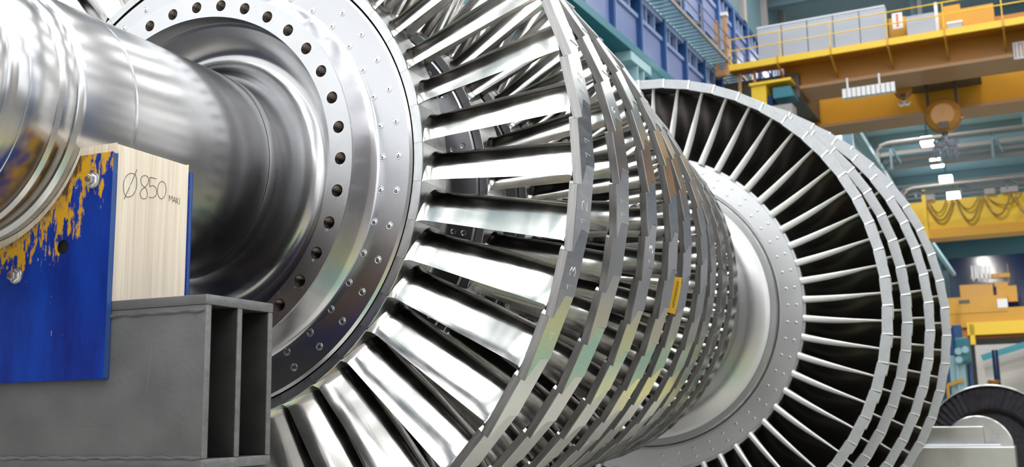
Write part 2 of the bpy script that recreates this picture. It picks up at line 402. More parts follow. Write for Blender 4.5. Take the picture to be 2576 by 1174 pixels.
# --- far flow: long twisted blades with thin inlet edges
def far_blade(N, hub, Rt, z):
    mb = MB(); K = 14; v = []; n = 26
    for j in range(K + 1):
        s = j / K; r = hub + (Rt - hub) * s
        ch = .60 - .14 * s; wl = (.030 * (1 - s) ** 1.4 + .009)          # half thickness at the inlet nose
        leaf = -.055 - .085 * math.sin(PI * min(1, s / .82)) ** 1.0 * (1 if s < .82 else 0)
        end = -.38 - .06 * s                                             # the tail turns across the passage
        for q in range(n):
            an = 2 * PI * q / n; u = .5 - .5 * math.cos(an); sg = 1 if q <= n // 2 else -1
            mean = (leaf + .03 * s) * min(1, u / .35) * (.35 + .65 * min(1, u / .35)) if u < .35 else leaf + .03 * s + (end - leaf) * ((u - .35) / .65) ** 1.5
            half = wl * min(1, math.sqrt(max(u, 0) / .06)) * (1 - u) ** .8 + .004
            if q == 0 or q == n // 2: half = 0
            v.append((-(mean + sg * half) * SC, (z + ch * u) * SC, r * SC))
    for j in range(K):
        for q in range(n):
            f = [j * n + q, j * n + (q + 1) % n, (j + 1) * n + (q + 1) % n, (j + 1) * n + q]
            qq = min(q, n - 1 - q)
            mb.f.append(tuple(f)); mb.mi.append(1 if qq <= 2 else 0)
    mb.v = [tuple(map(float, q)) for q in v]
    return mb
def far_shroud(N, R0, z, thick=.125):
    mb = MB(); p = 2 * R0 * math.tan(PI / N) * .998; n2 = 3
    def P(t, a, r): return (-t * SC, (z + a) * SC, (r - t * math.tan(math.radians(1.5))) * SC)
    a_ = [(-p / 2, 0), (p / 2, 0), (p / 2, .17), (p / 2 - .13, .22), (p / 2 - .15, .34), (-p / 2 - .15, .34), (-p / 2 - .13, .22), (-p / 2, .17)]
    n = len(a_)
    v = [P(t, a, R0) for t, a in a_] + [P(t, a, R0 + thick * (1 if a < .2 else .8)) for t, a in a_]
    for i in range(n):
        f = (i, (i + 1) % n, n + (i + 1) % n, n + i); mb.add([v[k] for k in f], [(0, 1, 2, 3)], 1 if i == 0 else 0)
    mb.add(v[:n], [tuple(range(n))], 0); mb.add(v[n:], [tuple(range(n))], 0)
    # raised seam at the end of the front face
    mb.add([P(t, a, r) for t in (-p / 2, -p / 2 + .018) for a in (-.006, .004) for r in (R0, R0 + thick)], [(0, 1, 3, 2), (4, 6, 7, 5), (0, 4, 5, 1), (2, 3, 7, 6), (0, 2, 6, 4), (1, 5, 7, 3)], 2)
    # fine ribs along the front face
    for k in range(5):
        r = R0 + thick * (.14 + .18 * k)
        mb.add([P(t, a, r + d) for t in (-p / 2, p / 2) for a in (-.004, .004) for d in (-.004, .004)], [(0, 1, 3, 2), (4, 6, 7, 5), (0, 4, 5, 1), (2, 3, 7, 6), (0, 2, 6, 4), (1, 5, 7, 3)], 1)
    return mb
M['fshroud'] = mat('bright_shroud_back', (.78, .76, .73), 1, .35)
M['fstrip'] = mat('sawn_shroud_face', (.50, .51, .53), .9, .42, noise=((30, 30, 200), .25, .05))
fst = []; insts = []
for i, (N, z, R, ph) in enumerate(FAR):
    hub = 2.16 + .05 * i
    fb = far_blade(N, hub - .01, R + .02, z + .04); fr = root_mb(N, hub + (.02 if i else .015), z + .14 if i == 0 else z + .08); fs_ = far_shroud(N, R, z)
    fst.append((fb, fr, fs_))
    for k in range(N):
        th = ph + DELTA + 2 * PI / N * k + (PI / N if i else 0)
        c0 = np.array((R * math.sin(th), z, R * math.cos(th))) * SC; c0[2] += HAX; q = proj(c0)
        vis = q[0] > 1640 and q[0] < 2600 and -20 < q[1] < 1200
        if i: vis = vis and 0.05 < th % (2 * PI) < 2.9
        insts.append(((1000 - 100 * i if i == 0 else 0) + FPX * .3 * SC / q[2] if vis else -1, i, th))
insts.sort(key=lambda t: -t[0])
chosen = [t for t in insts[:100] if t[0] > 0]; rest = insts[len(chosen):]
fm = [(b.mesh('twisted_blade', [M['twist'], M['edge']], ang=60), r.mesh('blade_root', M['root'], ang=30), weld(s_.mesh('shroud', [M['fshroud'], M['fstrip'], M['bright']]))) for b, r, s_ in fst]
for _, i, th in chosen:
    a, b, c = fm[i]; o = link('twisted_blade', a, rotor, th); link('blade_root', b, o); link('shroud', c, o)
mb = MB()
for _, i, th in rest:
    bt, rt, sh = fst[i]; bake(mb, bt, th, {0: 0, 1: 5}); bake(mb, rt, th, {0: 1}); bake(mb, sh, th, {0: 2, 1: 3, 2: 4})
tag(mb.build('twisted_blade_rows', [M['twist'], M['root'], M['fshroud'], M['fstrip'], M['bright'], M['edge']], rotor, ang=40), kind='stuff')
NUM = {(0, 1): '10', (0, 2): '11', (0, 3): '12', (0, 4): '13', (0, 5): '14', (1, 2): '9', (1, 4): '11', (2, 5): '13'}
for key, o in list(numbered.items()):
    if key not in NUM: continue
    i, k = key; N, z, R, ph, a1, a2 = NEAR[i]; Rc = R * math.cos(PI / N); hh = .055; mb = MB()
    def pl(u, v, z=z, Rc=Rc): t = u / SC - .02; return Vector((-t * SC, z * SC + .045 - v, (Rc - t * math.tan(TILT)) * SC + .0004))
    strokes(mb, NUM[key], pl, hh, .0011, gap=1.0)
    mb.build('scratched_number', M['bright'], o)
# --- yellow label stuck on the fifth ring, scratched numbers on the first rings
M['yellow_label'] = mat('yellow_label', (.85, .50, .04), 0, .5)
def ringpt(R, th, z): return Vector((R * SC * math.sin(th), z * SC, R * SC * math.cos(th)))
mb = MB()
lz = NEAR[4][1] - NEAR[4][4] - .006; n = 5; v = []
ta, tb = 1.752, 1.885
for q in range(n + 1):
    t = ta + (tb - ta) * q / n
    for R in (2.052, 2.110):
        for z in (lz - .006, lz): v.append(ringpt(R, t, z))
fs = []
for q in range(n):
    o = q * 4; fs += [(o, o + 1, o + 5, o + 4), (o + 2, o + 6, o + 7, o + 3), (o, o + 4, o + 6, o + 2), (o + 1, o + 3, o + 7, o + 5)]
fs += [(0, 2, 3, 1), (n * 4, n * 4 + 1, n * 4 + 3, n * 4 + 2)]
mb.add(v, fs)
lab = tag(mb.build('paper_label', M['yellow_label'], rotor), 'yellow paper label')
mb = MB()
random.seed(3)
t = ta + .015
while t < tb - .02:
    w = random.uniform(.003, .008)
    mb.tube([ringpt(2.078, t, lz - .0075), ringpt(2.092, t + w, lz - .0075)], .0016, 5); t += w + .003
mb.build('label_print', M['black'], lab)

# ================================================================== CRADLE AND BEAM
M['blue'] = None
def wear_paint():
    m = bpy.data.materials.new('worn_blue_paint'); m.use_nodes = True; nt = m.node_tree; b = nt.nodes['Principled BSDF']
    N_ = nt.nodes.new; L = nt.links.new
    tc = N_('ShaderNodeTexCoord')
    sx = N_('ShaderNodeSeparateXYZ'); L(tc.outputs['Object'], sx.inputs[0])
    cb = N_('ShaderNodeCombineXYZ'); L(sx.outputs['X'], cb.inputs['X']); L(sx.outputs['Z'], cb.inputs['Z'])
    ln = N_('ShaderNodeVectorMath'); ln.operation = 'LENGTH'; L(cb.outputs[0], ln.inputs[0])      # distance from the shaft axis
    def noise(sc, det, rough=.6, dist=0):
        mp = N_('ShaderNodeMapping'); mp.inputs['Scale'].default_value = sc; L(tc.outputs['Object'], mp.inputs[0])
        n = N_('ShaderNodeTexNoise'); n.inputs['Scale'].default_value = 1; n.inputs['Detail'].default_value = det; n.inputs['Roughness'].default_value = rough; n.inputs['Distortion'].default_value = dist
        L(mp.outputs[0], n.inputs['Vector']); return n.outputs['Fac']
    def math_(op, a, b_, c=None):
        n = N_('ShaderNodeMath'); n.operation = op
        for i, q in enumerate((a, b_) if c is None else (a, b_, c)):
            if isinstance(q, (int, float)): n.inputs[i].default_value = q
            else: L(q, n.inputs[i])
        return n.outputs[0]
    n1 = noise((34, 34, 10), 9, .72, .1); n2 = noise((7, 7, 4), 4)
    # the worn band follows the arc of the seat
    d = math_('SUBTRACT', ln.outputs['Value'], .445)
    band = math_('MULTIPLY_ADD', d, -4.2, .70)
    v = math_('ADD', band, math_('MULTIPLY_ADD', n1, 3.0, -1.5)); v = math_('ADD', v, math_('MULTIPLY_ADD', n2, .7, -.35))
    r = N_('ShaderNodeMapRange'); r.inputs['From Min'].default_value = .32; r.inputs['From Max'].default_value = .42; L(v, r.inputs['Value'])
    mx = N_('ShaderNodeMix'); mx.data_type = 'RGBA'
    n3 = noise((9, 9, 2.2), 5, .7)
    cr = N_('ShaderNodeValToRGB'); L(n3, cr.inputs[0]); cr.color_ramp.elements[0].position = .3; cr.color_ramp.elements[0].color = (.001, .010, .17, 1); cr.color_ramp.elements[1].position = .75; cr.color_ramp.elements[1].color = (.002, .050, .40, 1)
    L(cr.outputs[0], mx.inputs['A']); mx.inputs['B'].default_value = (.62, .33, .012, 1); L(r.outputs[0], mx.inputs['Factor'])
    # bare dark steel close to the seat
    v2 = math_('ADD', math_('MULTIPLY_ADD', d, -9, .62), math_('MULTIPLY_ADD', n1, 2.0, -1.0))
    r2 = N_('ShaderNodeMapRange'); r2.inputs['From Min'].default_value = .30; r2.inputs['From Max'].default_value = .5; L(v2, r2.inputs['Value'])
    my = N_('ShaderNodeMix'); my.data_type = 'RGBA'; L(mx.outputs['Result'], my.inputs['A']); my.inputs['B'].default_value = (.09, .055, .035, 1); L(r2.outputs[0], my.inputs['Factor'])
    # small chips
    n4 = noise((60, 60, 22), 3, .6)
    r3 = N_('ShaderNodeMapRange'); r3.inputs['From Min'].default_value = .715; r3.inputs['From Max'].default_value = .74; L(n4, r3.inputs['Value'])
    mz = N_('ShaderNodeMix'); mz.data_type = 'RGBA'; L(my.outputs['Result'], mz.inputs['A']); mz.inputs['B'].default_value = (.42, .33, .26, 1); L(r3.outputs[0], mz.inputs['Factor'])
    L(mz.outputs['Result'], b.inputs['Base Color']); b.inputs['Roughness'].default_value = .5; b.inputs['Specular IOR Level'].default_value = .25
    return m
M['blue'] = wear_paint()
M['blue_edge'] = mat('blue_edge_paint', (.03, .09, .30), 0, .4, noise=((20, 20, 20), .2, .05))
def wood_mat():
    m = bpy.data.materials.new('raw_timber'); m.use_nodes = True; nt = m.node_tree; b = nt.nodes['Principled BSDF']; L = nt.links.new; N_ = nt.nodes.new
    tc = N_('ShaderNodeTexCoord')
    def noise(sc, det):
        mp = N_('ShaderNodeMapping'); mp.inputs['Scale'].default_value = sc; L(tc.outputs['Object'], mp.inputs[0])
        n = N_('ShaderNodeTexNoise'); n.inputs['Scale'].default_value = 1; n.inputs['Detail'].default_value = det; L(mp.outputs[0], n.inputs['Vector']); return n.outputs['Fac']
    cr = N_('ShaderNodeValToRGB'); L(noise((90, 260, 2.5), 4), cr.inputs[0])
    cr.color_ramp.elements[0].position = .28; cr.color_ramp.elements[0].color = (.70, .60, .48, 1); cr.color_ramp.elements[1].position = .55; cr.color_ramp.elements[1].color = (.88, .80, .70, 1)
    cr2 = N_('ShaderNodeValToRGB'); L(noise((14, 24, .8), 3), cr2.inputs[0])
    cr2.color_ramp.elements[0].position = .35; cr2.color_ramp.elements[0].color = (.90, .87, .83, 1); cr2.color_ramp.elements[1].position = .65; cr2.color_ramp.elements[1].color = (1.03, 1.02, 1.0, 1)
    mx = N_('ShaderNodeMix'); mx.data_type = 'RGBA'; mx.blend_type = 'MULTIPLY'; mx.inputs['Factor'].default_value = 1
    L(cr.outputs[0], mx.inputs['A']); L(cr2.outputs[0], mx.inputs['B']); L(mx.outputs['Result'], b.inputs['Base Color']); b.inputs['Roughness'].default_value = .7
    return m
M['wood'] = wood_mat()
M['beam'] = mat('grey_primer', (.115, .115, .12), .0, .5, noise=((7, 7, 7), .35, .1), bump=((60, 60, 60), .15))
M['beam_edge'] = mat('sawn_beam_edge', (.20, .205, .21), .3, .5, noise=((30, 30, 60), .35, .1), bump=((80, 80, 80), .2))
M['beam_in'] = mat('dark_beam_inside', (.022, .021, .022), 0, .6, noise=((20, 20, 20), .4, .1))  # shade inside the open beam cells put into the colour
M['zinc'] = mat('zinc_plated', (.72, .72, .70), 1, .38, noise=((30, 30, 30), .15, .06))
M['rust'] = mat('rusty_thread', (.30, .16, .11), .8, .5)
cradle = empty('shaft_cradle', (0, -1.14 * SC, HAX - .886 * SC))
tag(cradle, 'blue steel and timber cradle holding the rotor shaft on the grey beam', 'cradle')
BZ = -.886
def cradle_shift(o): o.location = (0, 1.14 * SC, -BZ * SC)      # parts keep rotor coordinates
def arc_outline(R, X, zt, zb, n=40):
    # outline of a seat plate: outer rectangle minus the shaft seat on top
    a = math.acos(min(1, -zt / R)) if False else math.asin(min(.999, -zt / R))
    pts = [(-X, zb), (X, zb), (X, zt), (R * math.cos(a), zt)]
    for k in range(1, n): t = -a + (-(PI - 2 * a)) * k / n; pts.append((R * math.cos(t), R * math.sin(t)))
    pts += [(-R * math.cos(a), zt), (-X, zt)]
    return [(x * SC, z * SC) for x, z in pts]
mb = MB(); mb.prism(arc_outline(.6055, .7624, -.222, BZ), -1.362 * SC, -.915 * SC)
wb = mb.build('timber_block', M['wood'], cradle, ang=30, bevel=.0025); cradle_shift(wb)
for y0, y1, zb, nm in ((-1.392, -1.364, -1.20, 'f'), (-.913, -.893, BZ, 'r')):
    mb = MB(); mb.prism(arc_outline(.652, .7725, -.2665 if nm == 'f' else -.258, zb), y0 * SC, y1 * SC)
    if nm == 'f':
        pass
    o = mb.build('steel_plate', M['blue'], cradle, ang=30, bevel=.002); cradle_shift(o)
    for pl_ in o.data.polygons:
        pass
    o.data.materials.append(M['blue_edge'])
    for pl_ in o.data.polygons:
        if abs(pl_.normal.x) > .7 and pl_.center.x > .5: pl_.material_index = 1
    if nm == 'f':       # bore through the plate
        mb2 = MB(); cx, cz, rr = .5238 * SC, -.6476 * SC, .0295 * SC
        n = 28
        v = [(cx + rr * math.cos(2 * PI * k / n), y0 * SC - .0012, cz + rr * 1.12 * math.sin(2 * PI * k / n)) for k in range(n)]
        v2 = [(cx + rr * .97 * math.cos(2 * PI * k / n), y0 * SC - .0014, cz + rr * 1.09 * math.sin(2 * PI * k / n)) for k in range(n)]
        v3 = [(cx + rr * .9 * math.cos(2 * PI * k / n), y0 * SC + .012, cz + rr * 1.0 * math.sin(2 * PI * k / n)) for k in range(n)]
        mb2.add(v + v2 + v3, [(k, (k + 1) % n, n + (k + 1) % n, n + k) for k in range(n)] + [(n + k, n + (k + 1) % n, 2 * n + (k + 1) % n, 2 * n + k) for k in range(n)] + [tuple(range(2 * n, 3 * n))])
        bore = mb2
        # cut the hole with a boolean so that the bore is a real one
        cut = MB(); cut.lathe([(.0, -.2), (rr * 1.04, -.2), (rr * 1.04, .0125), (0, .0125)], 28)
        cme = cut.mesh('bore_cutter', M['black']); co = bpy.data.objects.new('bore_cutter', cme); COL.objects.link(co)
        co.location = (cx, y0 * SC, cz)
        md = o.modifiers.new('bore', 'BOOLEAN'); md.object = co; md.solver = 'EXACT'; md.operation = 'DIFFERENCE'
        o.parent = None; o.location = (0, 0, 0); bpy.context.view_layer.update()
        dg_ = bpy.context.evaluated_depsgraph_get(); me2 = bpy.data.meshes.new_from_object(o.evaluated_get(dg_))
        o.modifiers.clear(); o.data = me2; bpy.data.objects.remove(co); o.parent = cradle; cradle_shift(o)
        me2.materials.append(M['black'])
        me2.polygons.foreach_set('use_smooth', [False] * len(me2.polygons))
        for pl_ in me2.polygons:
            c_ = pl_.center
            if math.hypot(c_.x - cx, c_.z - cz) < rr * 1.06 and c_.y > y0 * SC + .002: pl_.material_index = len(me2.materials) - 1
for bx, bz in ((.6745, -.3785), (.2710, -.7540)):
    base = (bx * SC, -1.392 * SC, bz * SC)
    e = MB(); r = .034 * SC
    e.lathe([(0, 0), (r, 0), (r, -.004), (r * .96, -.0055), (0, -.0055)], 40)
    w = e.build('washer', M['zinc'], cradle, ang=40); w.location = Vector(base) + Vector((0, 1.14 * SC, -BZ * SC))
    e = MB(); rn = .0225 * SC
    def hexr(r_, y): return [(r_ * math.cos(PI / 6 + k * PI / 3), y, r_ * math.sin(PI / 6 + k * PI / 3)) for k in range(6)]
    pr = [hexr(rn * 1.25, -.0055), hexr(rn * 1.25, -.0075), hexr(rn, -.0095), hexr(rn, -.021), hexr(rn * .9, -.0235)]
    v = [q for h in pr for q in h]; e.add(v, [(j * 6 + k, j * 6 + (k + 1) % 6, (j + 1) * 6 + (k + 1) % 6, (j + 1) * 6 + k) for j in range(4) for k in range(6)] + [tuple(range(24, 30))])
    nu = e.build('nut', M['zinc'], cradle, ang=20); nu.location = w.location
    e = MB(); e.lathe([(.0001, -.029), (rn * .45, -.029), (rn * .52, -.027), (rn * .52, -.02)], 20); st = e.build('bolt_end', M['rust'], nu, ang=40)
# pencilled note on the timber
M['pencil'] = mat('pencil_line', (.07, .06, .055), 0, .6)
mb = MB(); wx = .7624 * SC
def wpt(px, py):
    r = wray(px, py); P_ = CAM + r * (wx - CAM[0]) / r[0]; return Vector((wx + .0002, P_[1], P_[2] - HAX))
def zp(x, y): return (x / 3.13, 300 + y / 3.13)
def stroke(pts, w=.0011):
    # smooth the hand drawn polyline
    P_ = [wpt(*zp(*q)) for q in pts]; out = []
    for i in range(len(P_) - 1):
        p0 = P_[max(i - 1, 0)]; p1 = P_[i]; p2 = P_[i + 1]; p3 = P_[min(i + 2, len(P_) - 1)]
        for k in range(5):
            t = k / 5; out.append(.5 * ((2 * p1) + (p2 - p0) * t + (2 * p0 - 5 * p1 + 4 * p2 - p3) * t * t + (3 * p1 - p0 - 3 * p2 + p3) * t ** 3))
    out.append(P_[-1]); mb.tube(out, w, 6)
stroke([(1030, 425), (1000, 440), (975, 490), (973, 550), (985, 600), (1010, 612), (1045, 595), (1072, 545), (1076, 480), (1062, 435), (1030, 423)])
stroke([(1078, 395), (1030, 510), (976, 628)])
stroke([(1138, 535), (1114, 510), (1110, 465), (1132, 443), (1160, 450), (1170, 485), (1150, 525), (1115, 555), (1102, 590), (1118, 622), (1148, 622), (1160, 590), (1152, 550), (1132, 530)])
stroke([(1230, 468), (1196, 460), (1180, 462), (1178, 530)]); stroke([(1178, 530), (1205, 522), (1228, 545), (1230, 590), (1205, 616), (1172, 612)])
stroke([(1278, 488), (1255, 500), (1240, 545), (1246, 600), (1270, 626), (1295, 605), (1306, 555), (1298, 505), (1275, 486)])
stroke([(1332, 645), (1332, 598), (1343, 628), (1355, 602), (1358, 650)], .0009)
stroke([(1362, 652), (1372, 612), (1384, 658)], .0009); stroke([(1364, 638), (1380, 640)], .0009)
stroke([(1386, 615), (1402, 668)], .0009); stroke([(1402, 616), (1384, 662)], .0009)
stroke([(1413, 622), (1410, 672)], .0009); stroke([(1415, 600), (1415, 604)], .0009)
hw = mb.build('pencil_note', M['pencil'], wb)
# --- the beam under the cradle: side plates, flanges and a middle web
bz0, bz1 = -1.56, BZ; by0, by1 = -1.362, -.925; bx1 = 1.255; bx0 = -1.255
beam = empty('support_beam', (0, -1.14 * SC, HAX + bz0 * SC))
tag(beam, 'dark grey welded steel beam with two open cells at its end, under the blue cradle', 'beam')
def bpart(name, x0, y0, z0, x1, y1, z1, bev=.004):
    m_ = MB(); m_.box(x0 * SC, y0 * SC, z0 * SC, x1 * SC, y1 * SC, z1 * SC)
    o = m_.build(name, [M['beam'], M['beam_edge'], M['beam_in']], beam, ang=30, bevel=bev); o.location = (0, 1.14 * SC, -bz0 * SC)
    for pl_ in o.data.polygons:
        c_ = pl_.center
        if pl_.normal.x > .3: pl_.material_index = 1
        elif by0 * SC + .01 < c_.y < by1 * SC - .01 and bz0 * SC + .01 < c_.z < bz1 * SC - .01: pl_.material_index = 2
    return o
t = .032
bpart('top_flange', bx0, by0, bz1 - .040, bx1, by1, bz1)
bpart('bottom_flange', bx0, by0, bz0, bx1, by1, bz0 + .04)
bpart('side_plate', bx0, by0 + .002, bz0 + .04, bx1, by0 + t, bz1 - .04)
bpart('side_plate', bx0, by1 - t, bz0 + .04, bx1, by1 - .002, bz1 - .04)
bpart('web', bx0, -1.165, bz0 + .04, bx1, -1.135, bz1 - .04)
for zz, s_ in ((bz1 - .062, 1), (bz0 + .045, -1)):   # weld seams along the front
    m_ = MB(); pts = []
    for k in range(70):
        x = bx0 + (bx1 - bx0 - .01) * k / 69; pts.append((x * SC, (by0 + .002) * SC, (zz + .003 * math.sin(k * 2.1)) * SC))
    m_.tube(pts, [.0055 + .0016 * math.sin(k * 1.7) for k in range(70)], 7); o = m_.build('weld_seam', M['beam'], beam); o.location = (0, 1.14 * SC, -bz0 * SC)
# a long scratch on the front plate
m_ = MB()
def fpt(px, py):
    r = wray(px, py); y_ = by0 * SC + .0012; P_ = CAM + r * (y_ - CAM[1]) / r[1]; return (P_[0], y_, P_[2] - HAX)
m_.tube([fpt(387, 812), fpt(383, 860), fpt(374, 930), fpt(366, 1000)], [.0006, .0013, .0012, .0005], 5)
m_.tube([fpt(168, 1086), fpt(215, 1080), fpt(250, 1078)], [.0006, .0011, .0004], 5)
o = m_.build('scratch', M['beam_edge'], beam); o.location = (0, 1.14 * SC, -bz0 * SC)
for sx in (-1, 1):
    m_ = MB(); x_ = sx * .95 * SC
    root = empty('steel_trestle', (x_, -1.14 * SC, 0))
    tag(root, 'dark steel trestle under the %s end of the grey beam' % ('right' if sx > 0 else 'left'), 'trestle')
    zt = HAX + bz0 * SC
    m_.box(-.14, -.14, .03, .14, .14, zt - .03); m_.build('post', M['beam'], root, bevel=.01)
    m_ = MB(); m_.box(-.28, -.28, 0, .28, .28, .03); m_.build('base_plate', M['beam'], root, bevel=.004)
    m_ = MB(); m_.box(-.2, -.17, zt - .03, .2, .17, zt); m_.build('head_plate', M['beam'], root, bevel=.004)
# ================================================================== THE HALL (hall frame: X across, Y along, Z up)
M['floor'] = None
def floor_mat():
    m = bpy.data.materials.new('painted_floor'); m.use_nodes = True; nt = m.node_tree; b = nt.nodes['Principled BSDF']; L = nt.links.new; N_ = nt.nodes.new
    tc = N_('ShaderNodeTexCoord'); sx = N_('ShaderNodeSeparateXYZ'); L(tc.outputs['Object'], sx.inputs[0])
    r = N_('ShaderNodeMapRange'); r.inputs['From Min'].default_value = -20; r.inputs['From Max'].default_value = 20; L(sx.outputs['X'], r.inputs['Value'])
    cr = N_('ShaderNodeValToRGB'); cr.color_ramp.interpolation = 'CONSTANT'; L(r.outputs[0], cr.inputs[0])
    bands = [(-20, (.30, .29, .27)), (-4.5, (.40, .38, .34)), (.8, (.63, .59, .52)), (2.2, (.20, .36, .29)), (3.5, (.43, .42, .14)), (4.3, (.33, .28, .19)), (7, (.27, .26, .24)), (12, (.22, .21, .2))]
    els = cr.color_ramp.elements
    while len(els) < len(bands): els.new(.5)
    for e, (x, c) in zip(els, bands): e.position = (x + 20) / 40; e.color = (*c, 1)
    n = N_('ShaderNodeTexNoise'); n.inputs['Scale'].default_value = .8; n.inputs['Detail'].default_value = 6; L(tc.outputs['Object'], n.inputs['Vector'])
    mr = N_('ShaderNodeMapRange'); mr.inputs['From Min'].default_value = .3; mr.inputs['From Max'].default_value = .7; mr.inputs['To Min'].default_value = .8; mr.inputs['To Max'].default_value = 1.08; L(n.outputs['Fac'], mr.inputs['Value'])
    mx = N_('ShaderNodeMix'); mx.data_type = 'RGBA'; mx.blend_type = 'MULTIPLY'; mx.inputs['Factor'].default_value = 1; L(cr.outputs[0], mx.inputs['A']); L(mr.outputs[0], mx.inputs['B'])
    # a yellow storage field beside the green way
    def gt(sock, v, op='GREATER_THAN'):
        q = N_('ShaderNodeMath'); q.operation = op; L(sock, q.inputs[0]); q.inputs[1].default_value = v; return q.outputs[0]
    def mul(a, c):
        q = N_('ShaderNodeMath'); q.operation = 'MULTIPLY'; L(a, q.inputs[0]); L(c, q.inputs[1]); return q.outputs[0]
    msk = mul(mul(gt(sx.outputs['X'], 1.35), gt(sx.outputs['X'], 2.2, 'LESS_THAN')), gt(sx.outputs['Y'], 8.0))
    my = N_('ShaderNodeMix'); my.data_type = 'RGBA'; L(msk, my.inputs['Factor']); L(mx.outputs['Result'], my.inputs['A']); my.inputs['B'].default_value = (.72, .62, .20, 1)
    L(my.outputs['Result'], b.inputs['Base Color']); b.inputs['Roughness'].default_value = .45
    return m
M['floor'] = floor_mat()
M['wallblue'] = mat('blue_cladding', (.20, .25, .47), 0, .35, noise=((.5, .5, .5), .12, .05))
M['ribblue'] = mat('blue_rib_paint', (.015, .07, .22), 0, .4)
M['railblue'] = mat('pale_blue_rail', (.24, .31, .52), 0, .4)
M['winblue'] = mat('dark_blue_glass', (.01, .03, .11), 0, .12)
M['teal'] = mat('teal_steel', (.03, .17, .22), 0, .45)
M['cyan'] = mat('pale_cyan_paint', (.33, .52, .58), 0, .45)
M['roof'] = mat('roof_sheet', (.20, .32, .37), 0, .6, noise=((.3, .3, .3), .15, .05))
M['roofbeam'] = mat('roof_steel', (.12, .21, .25), 0, .5)
M['conc'] = mat('grey_wall', (.36, .34, .33), 0, .7, noise=((.4, .4, .4), .12, .05))
M['darkwall'] = mat('dark_end_wall', (.018, .02, .05), 0, .6)
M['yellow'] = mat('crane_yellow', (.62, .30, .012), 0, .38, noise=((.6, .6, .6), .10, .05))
M['yellowlit'] = mat('crane_yellow_edge', (.80, .52, .03), 0, .38)  # lit copy of the crane yellow, light put into the colour
M['webyellow'] = mat('crane_web_paint', (.46, .19, .012), 0, .42, noise=((.6, .6, .6), .12, .05))  # crane yellow with the shade under the walkway put into the colour
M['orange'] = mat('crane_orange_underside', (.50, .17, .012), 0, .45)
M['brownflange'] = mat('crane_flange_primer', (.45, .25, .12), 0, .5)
M['cab'] = mat('grey_cabinet', (.40, .43, .50), 0, .4, noise=((1, 1, 1), .05, .05))
M['cabedge'] = mat('pale_cabinet_edge', (.62, .64, .70), 0, .4)
M['white'] = mat('white_paint', (.8, .8, .8), 0, .4)
M['redtxt'] = mat('red_marking', (.75, .08, .05), 0, .5)
M['hookbrown'] = mat('hook_block_paint', (.40, .17, .02), .1, .3)
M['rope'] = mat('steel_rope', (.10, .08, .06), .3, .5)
M['chain'] = mat('grey_chain', (.30, .30, .36), .5, .45)
M['cable'] = mat('ochre_cable', (.30, .19, .04), 0, .5)
M['pipe'] = mat('pale_pipe', (.24, .225, .21), .1, .55)
M['lamp'] = emit('lamp_diffuser', (1, .98, .95), 14)
M['sky'] = emit('skylight_glass', (1, .99, .96), 5.0)
M['win'] = emit('window_glass', (.92, .97, 1), 2.0)  # glow materials of the unseen added windows start here
M['winlow'] = emit('back_window_glass', (.95, .97, 1), 1.0)
M['winright'] = emit('upper_right_window_glass', (1, .98, .95), 1.6)
M['winleft'] = emit('left_window_glass', (.88, .94, 1), .36)
M['winleftb'] = emit('upper_left_window_glass', (.92, .96, 1), .55)
M['palewin'] = emit('distant_window_glass', (.75, .93, 1), 1.4)
def hobj(name, mbuild, mats, kind='structure', **k):
    o = mbuild.build(name, mats, None, **k); o.rotation_euler = (0, 0, -PSI)
    if kind: o['kind'] = kind
    return o
def hthing(name, label, cat, base, group=None):
    w = RH.T @ np.array(base, float); o = empty(name, w, -PSI); o['_b'] = [float(q) for q in base]
    return tag(o, label, cat, group)
def hpart(name, mb_, mats, root, parent=None, **k):
    b = root['_b']; mb_.v = [(x - b[0], y - b[1], z - b[2]) for x, y, z in mb_.v]
    return mb_.build(name, mats, parent or root, **k)
XL, XRt, YB, YF, ZR = -7.5, 20.0, -32.0, 175.0, 22.0
mb = MB(); mb.box(XL - .2, YB, -.25, XRt, YF, 0); hobj('floor', mb, M['floor'], ang=0)
# roof: sheet with open strips for the skylights over the near half
SKY = [(-5.8, -2.6), (1.2, 4.4), (8.2, 11.4), (14.6, 17.4)]; SY0, SY1 = -28.0, 44.0
mb = MB(); SE = (SY1, SY1, SY1, 24.0); xs = [XL - .2] + [q for s_ in SKY for q in s_] + [XRt]
for i in range(0, len(xs), 2): mb.box(xs[i], SY0, ZR, xs[i + 1], SY1, ZR + .25)
mb.box(XL - .2, YB, ZR, XRt, SY0, ZR + .25); mb.box(XL - .2, SY1, ZR, XRt, YF, ZR + .25); mb.box(SKY[3][0], SE[3], ZR, SKY[3][1], SY1, ZR + .25)
hobj('ceiling', mb, M['roof'], ang=0)
for i, (a, b) in enumerate(SKY):
    mb = MB(); mb.box(a, SY0, ZR + .1, b, SE[i], ZR + .16); hobj('window_%d' % (i + 1), mb, M['sky'], ang=0)
ti = 1
for y in list(range(46, 172, 8)):
    mb = MB(); mb.box(XL, y - .18, ZR - .9, XRt - .2, y + .18, ZR - .02); hobj('trim_%d' % ti, mb, M['roofbeam'], ang=0); ti += 1
